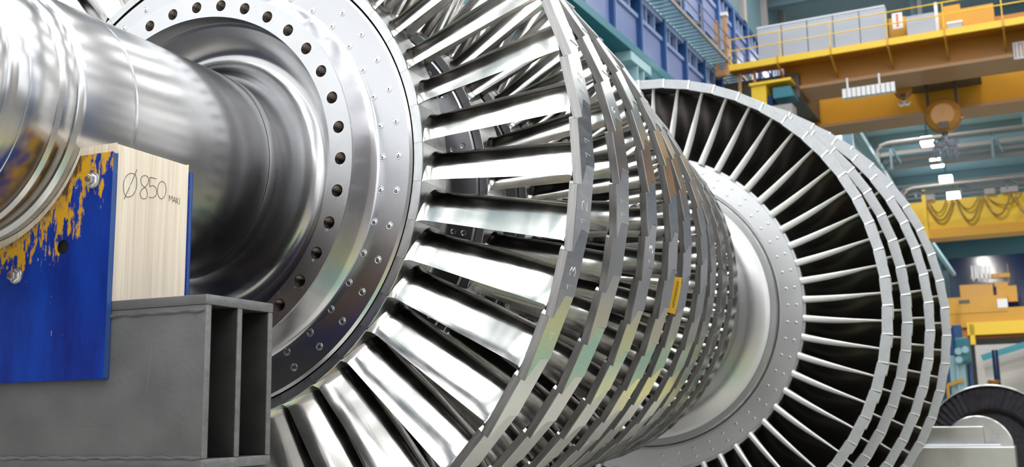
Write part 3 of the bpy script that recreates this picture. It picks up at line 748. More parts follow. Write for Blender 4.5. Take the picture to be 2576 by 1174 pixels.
# right wall: grey, with unseen glowing window bands added for light
mb = MB(); mb.box(XRt, YB, 0, XRt + .2, YF, 6); mb.box(XRt, YB, 12, XRt + .2, YF, 13.5); mb.box(XRt, 46, 13.5, XRt + .2, YF, ZR + .25); mb.box(XRt, YB, 20, XRt + .2, 46, ZR + .25); mb.box(XRt, YB, 6, XRt + .2, 8, 12); mb.box(XRt, 46, 6, XRt + .2, YF, 12)
hobj('wall_right', mb, M['conc'], ang=0)
mb = MB(); mb.box(XRt + .05, 8, 6, XRt + .1, 46, 12); hobj('window_5', mb, M['winlow'], ang=0)  # unseen window band added to lighten reflections on the rotor
mb = MB(); mb.box(XRt + .05, YB, 13.5, XRt + .1, 46, 20); hobj('window_11', mb, M['winright'], ang=0)  # unseen window band added to brighten the timber block
mb = MB()
for z in (5.9, 9, 12.1): mb.box(XRt - .08, 8, z - .1, XRt + .04, 46, z + .1)
hobj('trim_%d' % ti, mb, M['roofbeam'], ang=0); ti += 1
# back wall behind the camera
mb = MB(); mb.box(XL - .2, YB - .2, 0, XRt + .2, YB, 5.0); mb.box(XL - .2, YB - .2, 17.5, XRt + .2, YB, ZR + .25); hobj('wall_back', mb, M['darkwall'], ang=0)
mb = MB(); mb.box(XL - .2, YB - .12, 5.0, XRt + .2, YB - .06, 17.5); hobj('window_6', mb, M['winlow'], ang=0)  # unseen window band added for the disc and far hub to reflect
mb = MB(); mb.box(XL - .2, YF, 0, XRt + .2, YF + .2, ZR + .25); hobj('wall_far', mb, M['conc'], ang=0)
# ---- left wall: plate girder with ribs and glazed slots on columns, walkway, upper tier
mb = MB(); mb.box(XL - .35, 8, 0, XL - .25, YF, 12.6, 0); mb.box(XL - .35, YB, 0, XL - .25, 8, 5.0, 1); mb.box(XL - .35, YB, 11.5, XL - .25, 8, 13.0, 2); hobj('wall_left', mb, [M['teal'], M['darkwall'], M['conc']], ang=0)
mb = MB(); mb.box(XL - .34, YB, 5.0, XL - .3, 8, 8.2); hobj('window_8', mb, M['winleft'], ang=0)  # unseen pane added to be mirrored in the near disc
mb = MB(); mb.box(XL - .34, YB, 8.2, XL - .3, 8, 11.5); hobj('window_10', mb, M['winleftb'], ang=0)  # unseen brighter pane added for the upper part of the disc
mb = MB(); mb.box(XL - .34, YB, 13, XL - .3, 8, 21); hobj('window_9', mb, M['win'], ang=0)  # unseen window added to whiten the upper blades
mb = MB()
for y in range(-31, 8, 6): mb.box(XL - .3, y - .1, 5, XL - .18, y + .1, 21)
hobj('trim_%d' % ti, mb, M['roofbeam'], ang=0); ti += 1
Y0, Y1 = 8.0, 66.0; PB = 2.352; YR0 = 27.05
mb = MB(); mb.box(XL - .25, Y0, 12.85, XL - .06, Y1, 14.25, 0)          # lower field of panels
mb.box(XL - .9, Y0, 12.6, XL + .30, Y1, 12.85, 1)                       # soffit flange
mb.box(XL - .25, Y0, 14.15, XL + .02, Y1, 14.28, 2); mb.box(XL - .25, Y0, 14.80, XL + .04, Y1, 14.95, 2)
mb.box(XL - .25, Y0, 14.28, XL - .16, Y1, 14.80, 3)
yr = YR0
while yr > Y0: yr -= PB
while yr < Y1:
    mb.box(XL - .2, yr - .09, 12.85, XL + .10, yr + .03, 14.9, 4); mb.box(XL - .2, yr + .03, 12.85, XL + .12, yr + .08, 14.9, 2)
    for q in (1, 2): mb.box(XL - .2, yr + PB * q / 3 - .05, 14.28, XL + .0, yr + PB * q / 3 + .05, 14.8, 2)
    yr += PB
hobj('trim_%d' % ti, mb, [M['wallblue'], M['teal'], M['railblue'], M['winblue'], M['ribblue']], ang=0); ti += 1
mb = MB(); mb.box(XL - .25, Y0, 15.0, XL - .06, Y1, 17.75, 4)            # upper tier
mb.box(XL - .25, Y0, 16.3, XL + .0, Y1, 16.42, 2); mb.box(XL - .25, Y0, 17.72, XL + .02, Y1, 17.9, 2); mb.box(XL - .25, Y0, 18.5, XL + .05, Y1, 18.7, 4)
mb.box(XL - .25, Y0, 17.9, XL - .16, Y1, 18.5, 3); mb.box(XL - .22, Y0, 16.45, XL - .04, Y1, 17.7, 0)
yr = YR0
while yr > Y0: yr -= PB
while yr < Y1:
    mb.box(XL - .2, yr - .1, 15.0, XL + .10, yr + .03, 18.6, 4); mb.box(XL - .2, yr + .03, 15.0, XL + .12, yr + .09, 18.6, 2)
    for q in (1, 2, 3): mb.box(XL - .2, yr + PB * q / 4 - .06, 17.9, XL + .0, yr + PB * q / 4 + .06, 18.5, 2)
    yr += PB
hobj('trim_%d' % ti, mb, [M['wallblue'], M['teal'], M['railblue'], M['winblue'], M['ribblue']], ang=0); ti += 1
mb = MB(); mb.box(XL - .35, Y0, 18.7, XL - .1, Y1, ZR, 0)
for q in range(9): mb.box(XL - .1, 28 + q * 4.2, 18.7, XL + .12, 28.5 + q * 4.2, ZR, 1)
mb.box(XL - .35, YB, 21, XL - .1, Y0, ZR, 1); mb.box(XL - .35, Y1, 12.6, XL - .1, YF, ZR, 0)
hobj('trim_%d' % ti, mb, [M['roofbeam'], M['conc'], M['wallblue']], ang=0); ti += 1
mb = MB(); mb.box(7.1, 4, 12.7, 7.5, 165, 14.6, 0); mb.box(6.8, 4, 14.6, 7.8, 165, 14.75, 1); mb.box(6.8, 4, 12.55, 7.8, 165, 12.7, 1)
for y in range(6, 165, 12): mb.box(7.05, y, 0, 7.55, y + .5, 12.55, 1)
hobj('trim_%d' % ti, mb, [M['railblue'], M['ribblue']], ang=0); ti += 1
# maintenance walkway along the girder
wk = hthing('wall_walkway', 'narrow grated walkway with rails running along the blue girder wall', 'walkway', (XL + .5, 30, 14.95))
mb = MB(); y = Y0
while y < Y1: mb.box(XL + .05, y, 14.98, XL + .72, y + .16, 15.03); y += .34
mb.box(XL + .05, Y0, 14.95, XL + .09, Y1, 15.05); hpart('grating', mb, M['cyan'], wk, ang=0)
mb = MB(); mb.box(XL + .72, Y0, 14.97, XL + .78, Y1, 15.10); hpart('edge_beam', mb, M['pipe'], wk, ang=0)
mb = MB()
y = Y0
while y < Y1: mb.beam((XL + .08, y, 15.75), (XL + .76, y, 15.35), .10, .10); y += PB
hpart('bracket', mb, M['pipe'], wk, ang=0)
mb = MB()
for z in (15.6, 16.05): mb.tube([(XL + .76, Y0, z), (XL + .76, Y1, z)], .028, 6)
y = Y0
while y < Y1: mb.tube([(XL + .76, y, 15.05), (XL + .76, y, 16.06)], .025, 6); y += PB
hpart('railing', mb, M['pipe'], wk)
# columns
ccount = 0
for y in (26.35,):
    r_ = hthing('steel_column', 'pale cyan steel column with a wide capital under the blue girder wall', 'column', (XL - .1, y, 0))
    mb = MB(); mb.box(XL - .45, y - .32, 0, XL + .25, y - .24, 12.3); mb.box(XL - .45, y + .24, 0, XL + .25, y + .32, 12.3); mb.box(XL - .14, y - .24, 0, XL - .06, y + .24, 12.3); hpart('shaft', mb, M['cyan'], r_, ang=0)
    mb = MB(); mb.box(XL - .8, y - .9, 12.3, XL + .28, y + .9, 12.6); hpart('capital', mb, M['cyan'], r_, ang=0)
a, b = atx(1612, 192, XL - .24), atx(1672, 240, XL - .24); mb = MB(); mb.box(XL - .26, a[1], b[2] - .6, XL - .22, b[1], a[2] - .1); hobj('window_12', mb, M['palewin'], ang=0)
mb = MB(); mb.beam((XL - .1, a[1], b[2] - .5), (XL - .1, b[1], a[2] - .3), .12, .12); mb.beam((XL - .1, a[1], a[2] - .9), (XL - .1, b[1], a[2] - 1.3), .1, .1); mb.box(XL - .16, b[1] - .3, 0, XL - .04, b[1] - .1, 12.6); hobj('trim_%d' % ti, mb, M['cyan'], ang=0); ti += 1
# lamps in a row along the hall
lamps = []
for k, (px, py, nm) in enumerate(((2332, 356, 'topmost of the row'), (2357, 409, 'second from the top of the row'), (2380, 453, 'third from the top of the row'), (2399, 493, 'just above the far yellow crane'), (2464, 614, 'just below the far yellow crane'), (2479, 655, 'lowest of the row'))):
    y = (81.47, 89.44, 97.23, 105.41, 140.2, 157.0)[k]; x = -3.6; z = 21.0
    p = at(px, py, y); p = CAMH + (p - CAMH) * .925; y = float(p[1])
    r_ = hthing('roof_lamp', 'white glowing rectangular roof lamp, ' + nm, 'lamp', (p[0], y, p[2]), 'roof lamps in a row')
    w = (12.5 / FPX) * (y + 3.1) * 1.1; lamps.append((p[0], y, p[2], w))
    mb = MB(); mb.box(p[0] - w, y - .6, p[2] - w * .6, p[0] + w, y + .6, p[2] + w * .62); hpart('diffuser', mb, M['lamp'], r_, ang=0, bevel=.05)
    mb = MB(); mb.box(p[0] - w * 1.05, y - .62, p[2] + w * .63, p[0] + w * 1.05, y + .62, p[2] + w * .8); mb.box(p[0] - .05, y - .05, p[2] + w * .8, p[0] + .05, y + .05, ZR); hpart('housing', mb, M['roofbeam'], r_, ang=0)
# area lights: the lamp row, then unseen ones added to brighten the hall
def arealight(x, y, z, sx, sy, p, col=(1, .97, .93)):
    l = bpy.data.lights.new('roof_lamp_light', 'AREA'); l.shape = 'RECTANGLE'; l.size = sx; l.size_y = sy; l.energy = p; l.color = col
    o = bpy.data.objects.new('roof_lamp_light', l); COL.objects.link(o); o.location = RH.T @ np.array((x, y, z)); o.rotation_euler = (0, 0, -PSI)
for (lx, ly, lz, lw) in lamps[:4]: arealight(lx, ly, lz - lw * .6 - .01, 2 * lw, 1.1, 1700)
for y in (68, 76, 84, 96, 110, 130, 150): arealight(10.5, y, 20.6, .9, .9, 1500)  # unseen row added to brighten the far hall
for y in (54, 62): arealight(-3.4, y, 20.6, .9, .9, 800)  # unseen pair added behind the near crane to light the far crane
# ---- the near overhead crane
YC = 35.0
def cz(px, py, y=YC): return at(px, py, y)
zw = cz(1825, 165)[2]; zwb = cz(1825, 180)[2]; xl = cz(1825, 165)[0]; xr = 6.8
zg = cz(2000, 231, YC + 1.3)[2]; z2 = cz(2085, 322, YC + 5)[2]; z2t = z2 + 2.9
cr_ = hthing('overhead_crane', 'big yellow overhead travelling crane with grey cabinets on its walkway', 'crane', (4, YC, zg))
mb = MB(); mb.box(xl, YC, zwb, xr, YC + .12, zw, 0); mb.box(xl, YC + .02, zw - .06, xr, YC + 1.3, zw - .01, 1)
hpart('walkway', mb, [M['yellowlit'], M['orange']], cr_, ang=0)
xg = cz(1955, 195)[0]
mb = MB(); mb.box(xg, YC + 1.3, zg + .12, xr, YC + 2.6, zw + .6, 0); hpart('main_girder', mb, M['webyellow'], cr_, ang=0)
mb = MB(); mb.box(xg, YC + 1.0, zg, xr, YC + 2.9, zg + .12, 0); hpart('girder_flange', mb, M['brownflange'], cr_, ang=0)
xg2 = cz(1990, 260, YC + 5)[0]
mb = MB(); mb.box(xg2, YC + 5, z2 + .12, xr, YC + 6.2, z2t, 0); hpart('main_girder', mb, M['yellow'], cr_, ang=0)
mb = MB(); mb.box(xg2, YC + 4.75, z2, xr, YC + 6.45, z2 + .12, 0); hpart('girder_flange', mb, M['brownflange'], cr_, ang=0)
for px in (1952, 2087, 2232, 2377, 2527, 2690):
    x = cz(px, 100)[0]; mb = MB()
    mb.beam((x, YC + .04, zwb), (x, YC + 1.3, zg + .35), .05, .14); mb.box(x - .03, YC - .02, zwb, x + .05, YC + .10, zw + .05); hpart('bracket', mb, M['yellow'], cr_, ang=0)
mb = MB()
for f in (1.0, .55): mb.tube([(xl, YC + .05, zw + f), (xr, YC + .05, zw + f)], .022, 6)
for px in (1835, 1960, 2087, 2232, 2377, 2527, 2690): x = cz(px, 100)[0]; mb.tube([(x, YC + .05, zw), (x, YC + .05, zw + 1.02)], .02, 6)
hpart('railing', mb, M['yellowlit'], cr_)
# end carriage, cabin and left end frame
mb = MB(); a = cz(1800, 62); b = cz(1803, 180)
mb.box(a[0] - .05, YC - .1, b[2] - .2, a[0] + .07, YC + .05, a[2] + .15, 0)
a = cz(1822, 40); mb.box(a[0] - .07, YC - .1, b[2] - .25, a[0] + .08, YC + .05, a[2], 0); mb.box(a[0] - .12, YC - .14, a[2] - .02, a[0] + .13, YC + .1, a[2] + .1, 1)
a = cz(1818, 185); mb.box(a[0] - .25, YC - .12, a[2] - .12, a[0] + .2, YC + .12, a[2] + .12, 0)
hpart('end_post', mb, [M['brownflange'], M['white']], cr_, ang=0)
a = cz(1830, 185); b = cz(1950, 240)
mb = MB(); mb.box(XL + .25, YC + 1.0, z2 + .3, xg + .6, YC + 7, zw - .4, 0); hpart('end_carriage', mb, M['rope'], cr_, ang=0)
for px in (1852, 1890):
    x = cz(px, 200)[0]; mb = MB(); mb.box(x - .05, YC + .5, z2 + .4, x + .06, YC + .62, zwb); hpart('hanger', mb, M['brownflange'], cr_, ang=0)
a = cz(1886, 214); b = cz(1927, 272)
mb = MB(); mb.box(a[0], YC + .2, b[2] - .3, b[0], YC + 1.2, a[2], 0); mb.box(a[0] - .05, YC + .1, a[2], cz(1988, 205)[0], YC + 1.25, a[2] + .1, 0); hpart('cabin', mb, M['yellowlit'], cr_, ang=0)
c0 = cz(1930, 236); c1 = cz(1940, 268); mb = MB(); mb.box(c0[0] - .04, YC + .25, c1[2], c1[0], YC + 1.1, c0[2]); hpart('cabin_window', mb, M['winblue'], cr_, ang=0)
c0 = cz(1942, 220); c1 = cz(1996, 238); mb = MB()
mb.add([(c0[0], YC + .1, c1[2]), (c1[0], YC + .1, c1[2]), (c1[0] - .12, YC + .1, c0[2]), (c0[0], YC + .1, c0[2]), (c0[0], YC + 1, c1[2]), (c1[0], YC + 1, c1[2]), (c1[0] - .12, YC + 1, c0[2]), (c0[0], YC + 1, c0[2])], [(0, 1, 2, 3), (7, 6, 5, 4), (0, 4, 5, 1), (1, 5, 6, 2), (2, 6, 7, 3), (3, 7, 4, 0)])
hpart('cabin_hood', mb, M['teal'], cr_, ang=0)
c0 = cz(1932, 264); c1 = cz(1992, 300); mb = MB(); mb.box(c0[0], YC + .2, c1[2], c1[0], YC + 1.0, c0[2]); hpart('switch_box', mb, M['conc'], cr_, ang=0)
# cabinets on the walkway
pxs = [1905, 1967, 2032, 2098, 2165, 2232]
for i in range(5):
    x0 = cz(pxs[i], 100, YC + .35)[0] + .015; x1 = cz(pxs[i + 1], 100, YC + .35)[0] - .015; zt = cz(2030, 47, YC + .35)[2]
    mb = MB(); mb.box(x0, YC + .35, zw, x1, YC + .95, zt - .06, 0); mb.box(x0 - .01, YC + .33, zt - .06, x1 + .01, YC + .97, zt, 1)
    cb = hpart('electrical_cabinet', mb, [M['cab'], M['cabedge']], cr_, ang=0)
x0, x1 = cz(2283, 90, YC + .35)[0], cz(2354, 90, YC + .35)[0]; zt = cz(2320, 35, YC + .35)[2]
mb = MB(); mb.box(x0, YC + .35, zw, x1, YC + .95, zt); hpart('electrical_cabinet', mb, [M['cab'], M['cabedge']], cr_, ang=0)
x0, x1 = cz(2384, 70, YC + .3)[0], cz(2421, 70, YC + .3)[0]; zt = cz(2400, 53, YC + .3)[2]
mb = MB(); mb.box(x0, YC + .3, zw, x1, YC + .6, zt - .08, 0); mb.box(x0 - .02, YC + .28, zt - .08, x1 + .02, YC + .62, zt, 1); hpart('switch_box', mb, [M['cab'], M['white']], cr_, ang=0)
p0, p1 = cz(2242, 34, YC + .2), cz(2272, 70, YC + .2); mb = MB(); mb.box(p0[0], YC + .2, p1[2], p1[0], YC + .26, p0[2]); sg = hpart('sign', mb, M['white'], cr_, ang=0, bevel=.04)
mb = MB(); w_ = (p1[0] - p0[0])
for k in range(5):
    z = p0[2] - (p0[2] - p1[2]) * (.16 + .16 * k); xx = (p0[0] + p1[0]) / 2
    mb.box(xx - .07 * w_, YC + .188, z - .04, xx + .13 * w_, YC + .2, z + .02); mb.box(xx - .1 * w_, YC + .188, z - .05, xx - .05 * w_, YC + .2, z)
hpart('red_lettering', mb, M['redtxt'], cr_, sg, ang=0)
x0, x1 = cz(2238, 70, YC + 1.2)[0], cz(2282, 70, YC + 1.2)[0]; mb = MB(); mb.box(x0, YC + .9, zw, x1, YC + 1.3, cz(2250, 52, YC + 1.2)[2]); hpart('drive_housing', mb, M['yellow'], cr_, ang=0)
x0, x1 = cz(2362, 70, YC + 1.2)[0], cz(2504, 70, YC + 1.2)[0]; mb = MB(); mb.box(x0, YC + 1.1, zw, x1, YC + 2.3, cz(2430, 22, YC + 1.2)[2]); mb.box(x0 + .2, YC + 1.2, zw, x0 + .75, YC + 2, cz(2400, 12, YC + 1.2)[2]); hpart('trolley_body', mb, M['yellow'], cr_, ang=0)
x0, x1 = cz(2352, 40, YC + .8)[0], cz(2360, 40, YC + .8)[0]; mb = MB(); mb.box(x0, YC + .7, zw, x1, YC + .8, cz(2355, 8, YC + .8)[2]); hpart('white_post', mb, M['white'], cr_, ang=0)
# segmented resistor bank under the girder
a, b = cz(2122, 235, YC + .9), cz(2256, 222, YC + .9); mb = MB(); nS = 11; zc_ = (a[2] + b[2]) / 2 - .04
for k in range(nS):
    x = a[0] + (b[0] - a[0]) * k / nS; mb.box(x, YC + .6, zc_ - .17, x + (b[0] - a[0]) / nS * .84, YC + .9, zc_ + .17)
mb.box(a[0], YC + .65, zc_ - .14, b[0], YC + .85, zc_ + .14, 1)
for k in (.1, .7): x = a[0] + (b[0] - a[0]) * k; mb.box(x - .03, YC + .7, zc_ + .15, x + .03, YC + .8, zg + .05)
hpart('resistor_bank', mb, [M['white'], M['rope']], cr_, ang=0)
# trolley shadow body between the girders, warning plate
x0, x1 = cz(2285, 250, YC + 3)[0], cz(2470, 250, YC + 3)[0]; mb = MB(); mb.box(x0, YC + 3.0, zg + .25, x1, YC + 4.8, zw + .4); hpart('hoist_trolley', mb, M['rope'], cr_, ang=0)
p0, p1 = cz(2546, 108, YC + .98), cz(2640, 138, YC + .98); mb = MB(); mb.box(p0[0], YC + .93, p1[2], p1[0], YC + .98, p0[2]); pl8 = hpart('load_plate', mb, M['cabedge'], cr_, ang=0, bevel=.03)
mb = MB()
for k in range(9):
    x = p0[0] + .06 + k * .115; z0_ = p1[2] + .07; z1_ = p0[2] - .07
    mb.box(x, YC + .918, z0_, x + .035, YC + .93, z1_)
    if k % 2: mb.box(x, YC + .918, z1_ - .04, x + .09, YC + .93, z1_)
hpart('dark_lettering', mb, M['orange'], cr_, pl8, ang=0)
# hook blocks
def hookblock(name, label, px, py, pxr, y, ropes_top, small=False):
    c = cz(px, py, y); r = pxr / FPX * (y + 3.1) * 1.03
    root = hthing(name, label, 'crane hook', (c[0], y, c[2] - 2.2 * r), 'hooks of the near crane')
    mb = MB(); prof = [(.02, -r * .5), (r * .62, -r * .5), (r * .93, -r * .36), (r, -r * .2), (r, r * .2), (r * .93, r * .36), (r * .62, r * .5), (.02, r * .5)]
    mb.lathe(prof, 40); mb.v = [(x + c[0], yy + y, z + c[2]) for x, yy, z in mb.v]; hpart('sheave_block', mb, M['hookbrown'], root, ang=40)
    mb = MB(); mb.box(c[0] - r * .28, y - r * .56, c[2] - r * .85, c[0] + r * .28, y + r * .56, c[2] - r * .45); mb.tube([(c[0], y, c[2] - r * .8), (c[0], y, c[2] - r * 1.15)], r * .16, 10); hpart('shank', mb, M['rope'], root)
    mb = MB(); s_ = r * .42; z0_ = c[2] - r * 1.15
    for sg_ in (-1, 1):
        mb.tube([(c[0] + sg_ * (.05 + s_ * .0), y, z0_)] + [(c[0] + sg_ * s_ * (.75 - .75 * math.cos(q)), y, z0_ - s_ * .5 - s_ * .8 * math.sin(q)) for q in [k * PI / 8 for k in range(0, 9)]], [r * .14] * 3 + [r * .15] * 4 + [r * .12, r * .09, r * .05], 8)
    hk = hpart('double_hook', mb, M['white'] if small else M['chain'], root)
    mb = MB()
    for dx in (-.8, -.72, .72, .8): mb.tube([(c[0] + dx * r, y, c[2]), (c[0] + dx * r, y, ropes_top)], .035, 6)
    hpart('hoist_ropes', mb, M['rope'], root)
    return root, c, r
root, c, r = hookblock('hook_block', 'large round brown hook block hanging below the near yellow crane', 2373, 292, 41, YC + 3.5, zg + .3)
mb = MB(); z0_ = c[2] - r * 1.55; random.seed(5)
for k in range(4):
    x = c[0] - .38 + .24 * k; zz = z0_; ch = []
    for q in range(5):
        zz -= .115; n = 10
        mb.tube([(x + (.075 * math.cos(2 * PI * j / n) if q % 2 else 0), YC + 3.5 + (0 if q % 2 else .075 * math.cos(2 * PI * j / n)), zz + .085 * math.sin(2 * PI * j / n)) for j in range(n + 1)], .03, 5)
cz_ = hthing('lifting_chain', 'bunch of grey lifting chains hanging from the large hook', 'chain', (c[0], YC + 3.5, z0_ - .6)); hpart('chain_links', mb, M['chain'], cz_)
hookblock('hook_block', 'small dark hook block with a pale hook beside the white resistor bank', 2272, 228, 21, YC + 3.2, zg + .3, True)
# ---- second crane further down the hall
YD = 70.0
cr2 = hthing('overhead_crane', 'far yellow crane girder with looping festoon cables', 'crane', (2, YD, 12.8))
zt, zb, zf = cz(2300, 510, YD)[2], cz(2330, 580, YD)[2], cz(2340, 602, YD)[2]
mb = MB(); mb.box(XL + .3, YD, zb, 6.8, YD + 1.4, zt); hpart('main_girder', mb, M['yellowlit'], cr2, ang=0)
mb = MB(); mb.box(XL + .3, YD - .35, zf, 6.8, YD + 1.6, zb); hpart('girder_flange', mb, M['yellow'], cr2, ang=0)
mb = MB()
for z in (zt + .25, zt + .6, zt + 1.15): mb.tube([(XL + 2.6, YD - .2, z), (6.8, YD - .2, z)], .05, 6)
x = cz(2270, 480, YD)[0]; mb.tube([(x, YD - .2, zt), (x - .05, YD - .2, zt + .8), (x + .25, YD - .2, zt + 1.12), (x + .8, YD - .2, zt + 1.15)], .06, 6)
hpart('railing', mb, M['pipe'], cr2)
mb = MB(); x = cz(2327, 520, YD)[0]; mb.box(x - .12, YD - .5, zf, x + .12, YD - .3, zt + .7); hpart('cable_post', mb, M['yellowlit'], cr2, ang=0)
for k, (xa, xb, dp) in enumerate(((-3.1, -1.5, 1.3), (-2.9, -1.9, .8), (-1.3, .15, 1.5), (-1.2, .0, .75), (.3, 1.9, 1.3), (.5, 2.6, .7), (2.0, 3.6, 1.35), (3.8, 5.3, 1.3))):
    mb = MB(); mb.tube([(xa + (xb - xa) * t / 14, YD - .28, zt - .05 - dp * math.sin(PI * t / 14) ** .8) for t in range(15)], .05 if k % 2 else .07, 6); hpart('festoon_cable', mb, M['cable'], cr2)
for px, w in ((2340, .25), (2490, .3), (2540, .5)):
    p = cz(px, 488, YD); mb = MB(); mb.box(p[0] - w, YD - .3, zt + .05, p[0] + w, YD + .2, zt + .4); hpart('switch_box', mb, M['conc'], cr2, ang=0)
# ---- third crane, far end
YE = 112.0
cr3 = hthing('overhead_crane', 'low yellow gantry machine near the far end of the hall', 'crane', (0, YE, 0))
def q3(px, py): return cz(px, py, YE)
mb = MB(); a, b = q3(2340, 752), q3(2536, 782); mb.box(a[0], YE, b[2], b[0], YE + 1.5, a[2]); hpart('main_girder', mb, M['yellow'], cr3, ang=0)
mb = MB(); a, b = q3(2360, 782), q3(2900, 800); mb.box(a[0], YE + .1, b[2], b[0], YE + 2, a[2]); hpart('girder_flange', mb, M['yellow'], cr3, ang=0)
mb = MB(); a, b = q3(2380, 800), q3(2900, 830); mb.box(a[0], YE + .6, b[2], b[0], YE + 2, a[2]); hpart('lower_girder', mb, M['orange'], cr3, ang=0)
mb = MB(); a, b = q3(2432, 812), q3(2900, 822); mb.box(a[0], YE - .2, b[2], b[0], YE + .2, a[2]); a, b = q3(2438, 816), q3(2455, 866); mb.box(a[0], YE - .2, b[2], b[0], YE + .2, a[2]); hpart('bracket_arm', mb, M['yellowlit'], cr3, ang=0)
mb = MB(); a, b = q3(2508, 752), q3(2536, 773); mb.box(a[0], YE - .1, b[2], b[0], YE - .03, a[2]); hpart('sign', mb, M['white'], cr3, ang=0)
mb = MB(); a, b = q3(2412, 755), q3(2440, 762); mb.box(a[0], YE - .08, b[2], b[0], YE + .02, a[2]); hpart('slot', mb, M['rope'], cr3, ang=0)
mb = MB()
for px0, px1, py0, py1 in ((2412, 2500, 715, 755), (2500, 2535, 708, 716), (2505, 2560, 718, 755), (2440, 2540, 690, 694), (2505, 2512, 660, 710), (2532, 2538, 660, 710)):
    a, b = q3(px0, py0), q3(px1, py1); mb.box(a[0], YE + .8, b[2], b[0], YE + 1.6, a[2])
hpart('trolley_body', mb, M['yellow'], cr3, ang=0)
mb = MB()
for px in (2447, 2461, 2472, 2483):
    a, b, c_ = q3(px - 3, 668), q3(px, 706), q3(px + 5, 668); mb.tube([(a[0], YE, a[2]), (a[0], YE, b[2] + .25), (b[0] + .03, YE, b[2]), (c_[0], YE, b[2] + .25), (c_[0], YE, c_[2])], .11, 6)
hpart('hose_loop', mb, M['white'], cr3)
for px in (2380, 2620):
    a = q3(px, 800); mb = MB(); mb.box(a[0] - .4, YE + .3, 0, a[0] + .4, YE + 1.1, a[2]); hpart('leg', mb, M['ribblue'], cr3, ang=0)
# ---- pipe racks under the roof
def rack(label, y, px0, pys, pxr, slope_z=None):
    r_ = hthing('pipe_rack', label, 'pipe rack', (0, y, cz(px0, pys[-1], y)[2]), 'pipe racks under the roof')
    zs = [cz(px0, q, y)[2] for q in pys]; x0 = cz(px0, pys[0], y)[0]
    mb = MB(); mb.tube([(x0, y, zs[0] - .9), (x0 + .02, y, zs[0] - .45), (x0 + .2, y, zs[0] - .1), (x0 + .6, y, zs[0]), (XRt - .4, y, zs[0])], .12, 8); hpart('rail_pipe', mb, M['pipe'], r_)
    for k, z in enumerate(zs[1:]):
        mb = MB(); mb.box(x0 + .1 + .12 * k, y + .2 + .4 * k, z - .11, XRt - .4, y + .35 + .4 * k, z + .11); hpart('duct', mb, M['pipe'], r_, ang=0)
    for k in range(10):
        x = x0 + .7 + 2.6 * k; mb = MB(); mb.box(x - .06, y + .1, zs[-1] - .3, x + .06, y + .22, zs[0]); mb.tube([(x, y + .1, zs[0]), (x + .5, y + .2, zs[-1])], .05, 6); hpart('hanger', mb, M['roofbeam'], r_)
    mb = MB(); mb.box(3, y - .05, zs[0], 3.15, y + .1, ZR - .1); mb.box(12, y - .05, zs[0], 12.15, y + .1, ZR - .1); hpart('drop_rod', mb, M['roofbeam'], r_, ang=0)
rack('pale pipe rack behind the large hook, upper of the two', 58.0, 2205, (364, 389, 403, 416), 0)
rack('pale pipe rack just above the far yellow crane, lower of the two', 66.0, 2272, (476, 488), 0)
# pale window and long cyan tie beams
a, b = cz(2083, 322, 58), cz(2118, 352, 58); mb = MB(); mb.box(a[0], 57.9, b[2], b[0], 58.0, a[2]); hobj('window_7', mb, M['palewin'], ang=0)
a, b = cz(2086, 318, 58.3), cz(2152, 420, 58.3); mb = MB(); mb.box(a[0] - .8, 58.1, b[2], b[0], 58.4, a[2] + 1); hobj('trim_%d' % ti, mb, M['roofbeam'], ang=0); ti += 1
a, b, c_ = cz(2148, 318, 50), cz(2250, 480, 62), cz(2400, 690, 104)
mb = MB(); mb.beam(tuple(a), tuple(b), .3, .3); mb.beam(tuple(b), tuple(c_), .3, .3); hobj('trim_%d' % ti, mb, M['cyan'], ang=0); ti += 1
a, b = cz(1917, -10, 52), cz(1968, 62, 52); mb = MB(); mb.beam(tuple(a), tuple(b), .3, .3); hobj('trim_%d' % ti, mb, M['cyan'], ang=0); ti += 1
x0, x1 = cz(2290, 20, 50)[0], cz(2318, 20, 50)[0]; mb = MB(); mb.box(x0, 50, cz(2300, 60, 50)[2], x1, 50.5, ZR); mb.box(x1 - .18, 49.9, cz(2300, 60, 50)[2], x1, 50, ZR, 1); hobj('trim_%d' % ti, mb, [M['cyan'], M['white']], ang=0); ti += 1
# dark sheet painted as an open bay's shade, blue end frame at the far end
a, b = cz(2386, 652, 120), cz(2640, 770, 120); mb = MB(); mb.box(a[0], 119.6, b[2] - 2.2, b[0] + 6, 120, a[2]); hobj('trim_%d' % ti, mb, M['winblue'], ang=0); ti += 1
a, b = cz(2340, 606, 121), cz(2700, 655, 121); mb = MB(); mb.box(a[0] - 3, 121, b[2], XRt, 121.5, a[2]); a, b = cz(2358, 620, 118), cz(2390, 900, 118); mb.box(a[0], 118, 0, b[0], 119, a[2]); hobj('trim_%d' % ti, mb, M['teal'], ang=0); ti += 1
a, b = cz(2452, 868, 95), cz(2740, 1100, 95); mb = MB(); mb.box(a[0], 95, 0, XRt - .3, 95.4, a[2]); hobj('wall_partition', mb, M['conc'], ang=0)
a = cz(2440, 868, 94); mb = MB(); mb.beam((cz(2470, 900, 94)[0], 94, cz(2470, 900, 94)[2]), (cz(2600, 860, 94)[0], 94, cz(2600, 860, 94)[2]), .25, .5); hobj('trim_%d' % ti, mb, M['teal'], ang=0); ti += 1
